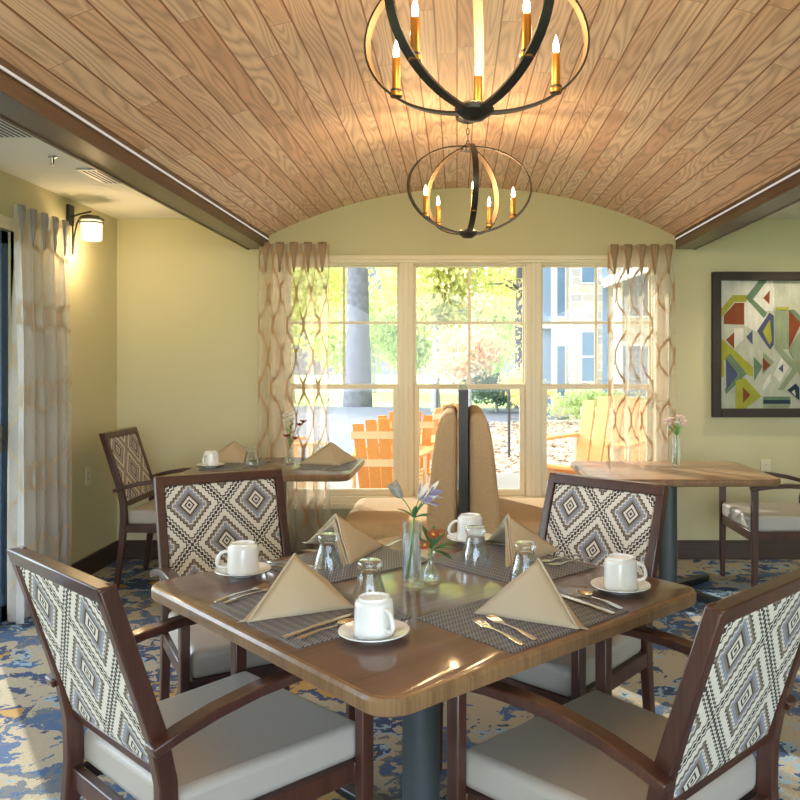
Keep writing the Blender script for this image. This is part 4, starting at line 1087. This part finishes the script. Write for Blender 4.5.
# stone building beyond the right window
bd = thing('apartment_building', 'three-storey stone and cream residence beyond the right window', 'building', (2.35, 21.0, -.16))
def part(nm, lo, hi, mat, par=None, bev=0): return MB().box(lo, hi).build(nm, M[mat], par or bd, bevel=bev, smooth=False)
part('corner_tower', (0, 1.2, 0), (.22, 5, 9), 'bluetrim')
part('cream_wall', (.22, .6, 0), (.62, 5, 9), 'siding')
part('stone_wall', (.62, 0, 0), (1.42, 5, 9), 'stone')
part('downpipe', (1.42, -.02, 0), (1.54, .1, 9), 'bluetrim')
part('cream_wall', (1.54, .3, 0), (4.6, 5, 9), 'siding')
part('porch_column', (1.62, -.6, 0), (1.80, -.4, 3.4), 'whitetrim')
part('porch_column', (2.9, -.6, 0), (3.08, -.4, 3.4), 'whitetrim')
rf = MB().prism([(1.45, 3.45), (4.8, 4.6), (4.8, 4.85), (1.35, 3.65)], 'y', -1.0, .4).build('porch_roof', M['whitetrim'], bd, smooth=False)
for z0, z1 in ((1.0, 2.35), (3.55, 4.6), (5.2, 6.4)):
    w = part('window', (.85, -.03, z0), (1.28, .02, z1), 'whitetrim'); part('pane', (.88, -.035, z0 + .04), (1.25, -.025, (z0 + z1) / 2 - .02), 'bglass', w); part('pane', (.88, -.035, (z0 + z1) / 2 + .02), (1.25, -.025, z1 - .04), 'bglass', w)
for z0, z1 in ((.6, 2.0), (2.7, 4.3)):
    w = part('window', (.28, .56, z0), (.55, .61, z1), 'whitetrim'); part('pane', (.31, .55, z0 + .04), (.52, .57, z1 - .04), 'bglass', w)
    w = part('window', (1.95, .25, z0), (2.7, .31, z1), 'whitetrim'); part('pane', (2.0, .24, z0 + .04), (2.65, .26, z1 - .04), 'bglass', w)
part('balcony', (-.05, .9, 2.45), (.25, 1.3, 2.55), 'whitetrim')

# ------------------------------------------------------------------ light
W = bpy.data.worlds.new('sky'); S.world = W; W.use_nodes = True; wt = W.node_tree; wt.nodes.clear()
wo = wt.nodes.new('ShaderNodeOutputWorld'); bg = wt.nodes.new('ShaderNodeBackground'); tc = wt.nodes.new('ShaderNodeTexCoord'); sx = wt.nodes.new('ShaderNodeSeparateXYZ'); rp = wt.nodes.new('ShaderNodeValToRGB')
wt.links.new(tc.outputs['Generated'], sx.inputs[0]); wt.links.new(sx.outputs[2], rp.inputs[0]); wt.links.new(rp.outputs[0], bg.inputs[0]); mr = wt.nodes.new('ShaderNodeMapRange'); wt.links.new(sx.outputs[1], mr.inputs[0]); mr.inputs[1].default_value = -.6; mr.inputs[2].default_value = .7; mr.inputs[3].default_value = 4.0; mr.inputs[4].default_value = .42; m2_ = wt.nodes.new('ShaderNodeMapRange'); wt.links.new(sx.outputs[0], m2_.inputs[0]); m2_.inputs[1].default_value = -.9; m2_.inputs[2].default_value = -.3; m2_.inputs[3].default_value = 3.2; m2_.inputs[4].default_value = 0; ad_ = wt.nodes.new('ShaderNodeMath'); wt.links.new(mr.outputs[0], ad_.inputs[0]); wt.links.new(m2_.outputs[0], ad_.inputs[1]); wt.links.new(ad_.outputs[0], bg.inputs[1]); wt.links.new(bg.outputs[0], wo.inputs[0])  # sky made stronger behind and to the left to fill the room
for e, (p_, c) in zip([rp.color_ramp.elements[0], rp.color_ramp.elements[1], rp.color_ramp.elements.new(.35)], ((0, (.84, .92, 1)), (1, (.36, .55, .95)), (.35, (.60, .78, 1)))):
    e.position = p_; e.color = (*c, 1)
bg.inputs[1].default_value = 2.0
sun = bpy.data.lights.new('sun', 'SUN'); sun.energy = 4.0; sun.angle = radians(.6); sun.color = (1, .93, .80)
so = bpy.data.objects.new('sun', sun); COL.objects.link(so)
so.rotation_euler = Vector((.53, -.765, -.45)).to_track_quat('-Z', 'Y').to_euler()
L_ = bpy.data.lights.new('sconce_light', 'POINT'); L_.energy = 5; L_.color = (1, .70, .38); L_.shadow_soft_size = .05
o = bpy.data.objects.new('sconce_light', L_); COL.objects.link(o); o.location = (XL + .155, 5.02, 2.09)
def spot(x, y, e):
    L_ = bpy.data.lights.new('downlight_beam', 'SPOT'); L_.energy = e; L_.color = (1, .84, .6); L_.spot_size = radians(110); L_.spot_blend = .7; L_.shadow_soft_size = .05
    o = bpy.data.objects.new('downlight_beam', L_); COL.objects.link(o); o.location = (x, y, CZ - .02)
spot(2.33, 5.30, 28)
# ------------------------------------------------------------------ camera
cam = bpy.data.cameras.new('camera'); co = bpy.data.objects.new('camera', cam); COL.objects.link(co); S.camera = co
co.location = (0, 0, H); co.rotation_euler = (pi / 2, 0, 0)
cam.sensor_width = 36; cam.lens = F / 800 * 36; cam.shift_x = (400 - UX) / 800; cam.shift_y = (VY - 400) / 800; cam.clip_start = .05; cam.clip_end = 300
vs = S.view_settings; vs.view_transform = 'Standard'; vs.look = 'None'; vs.gamma = 1; vs.use_curve_mapping = False; vs.exposure = .92
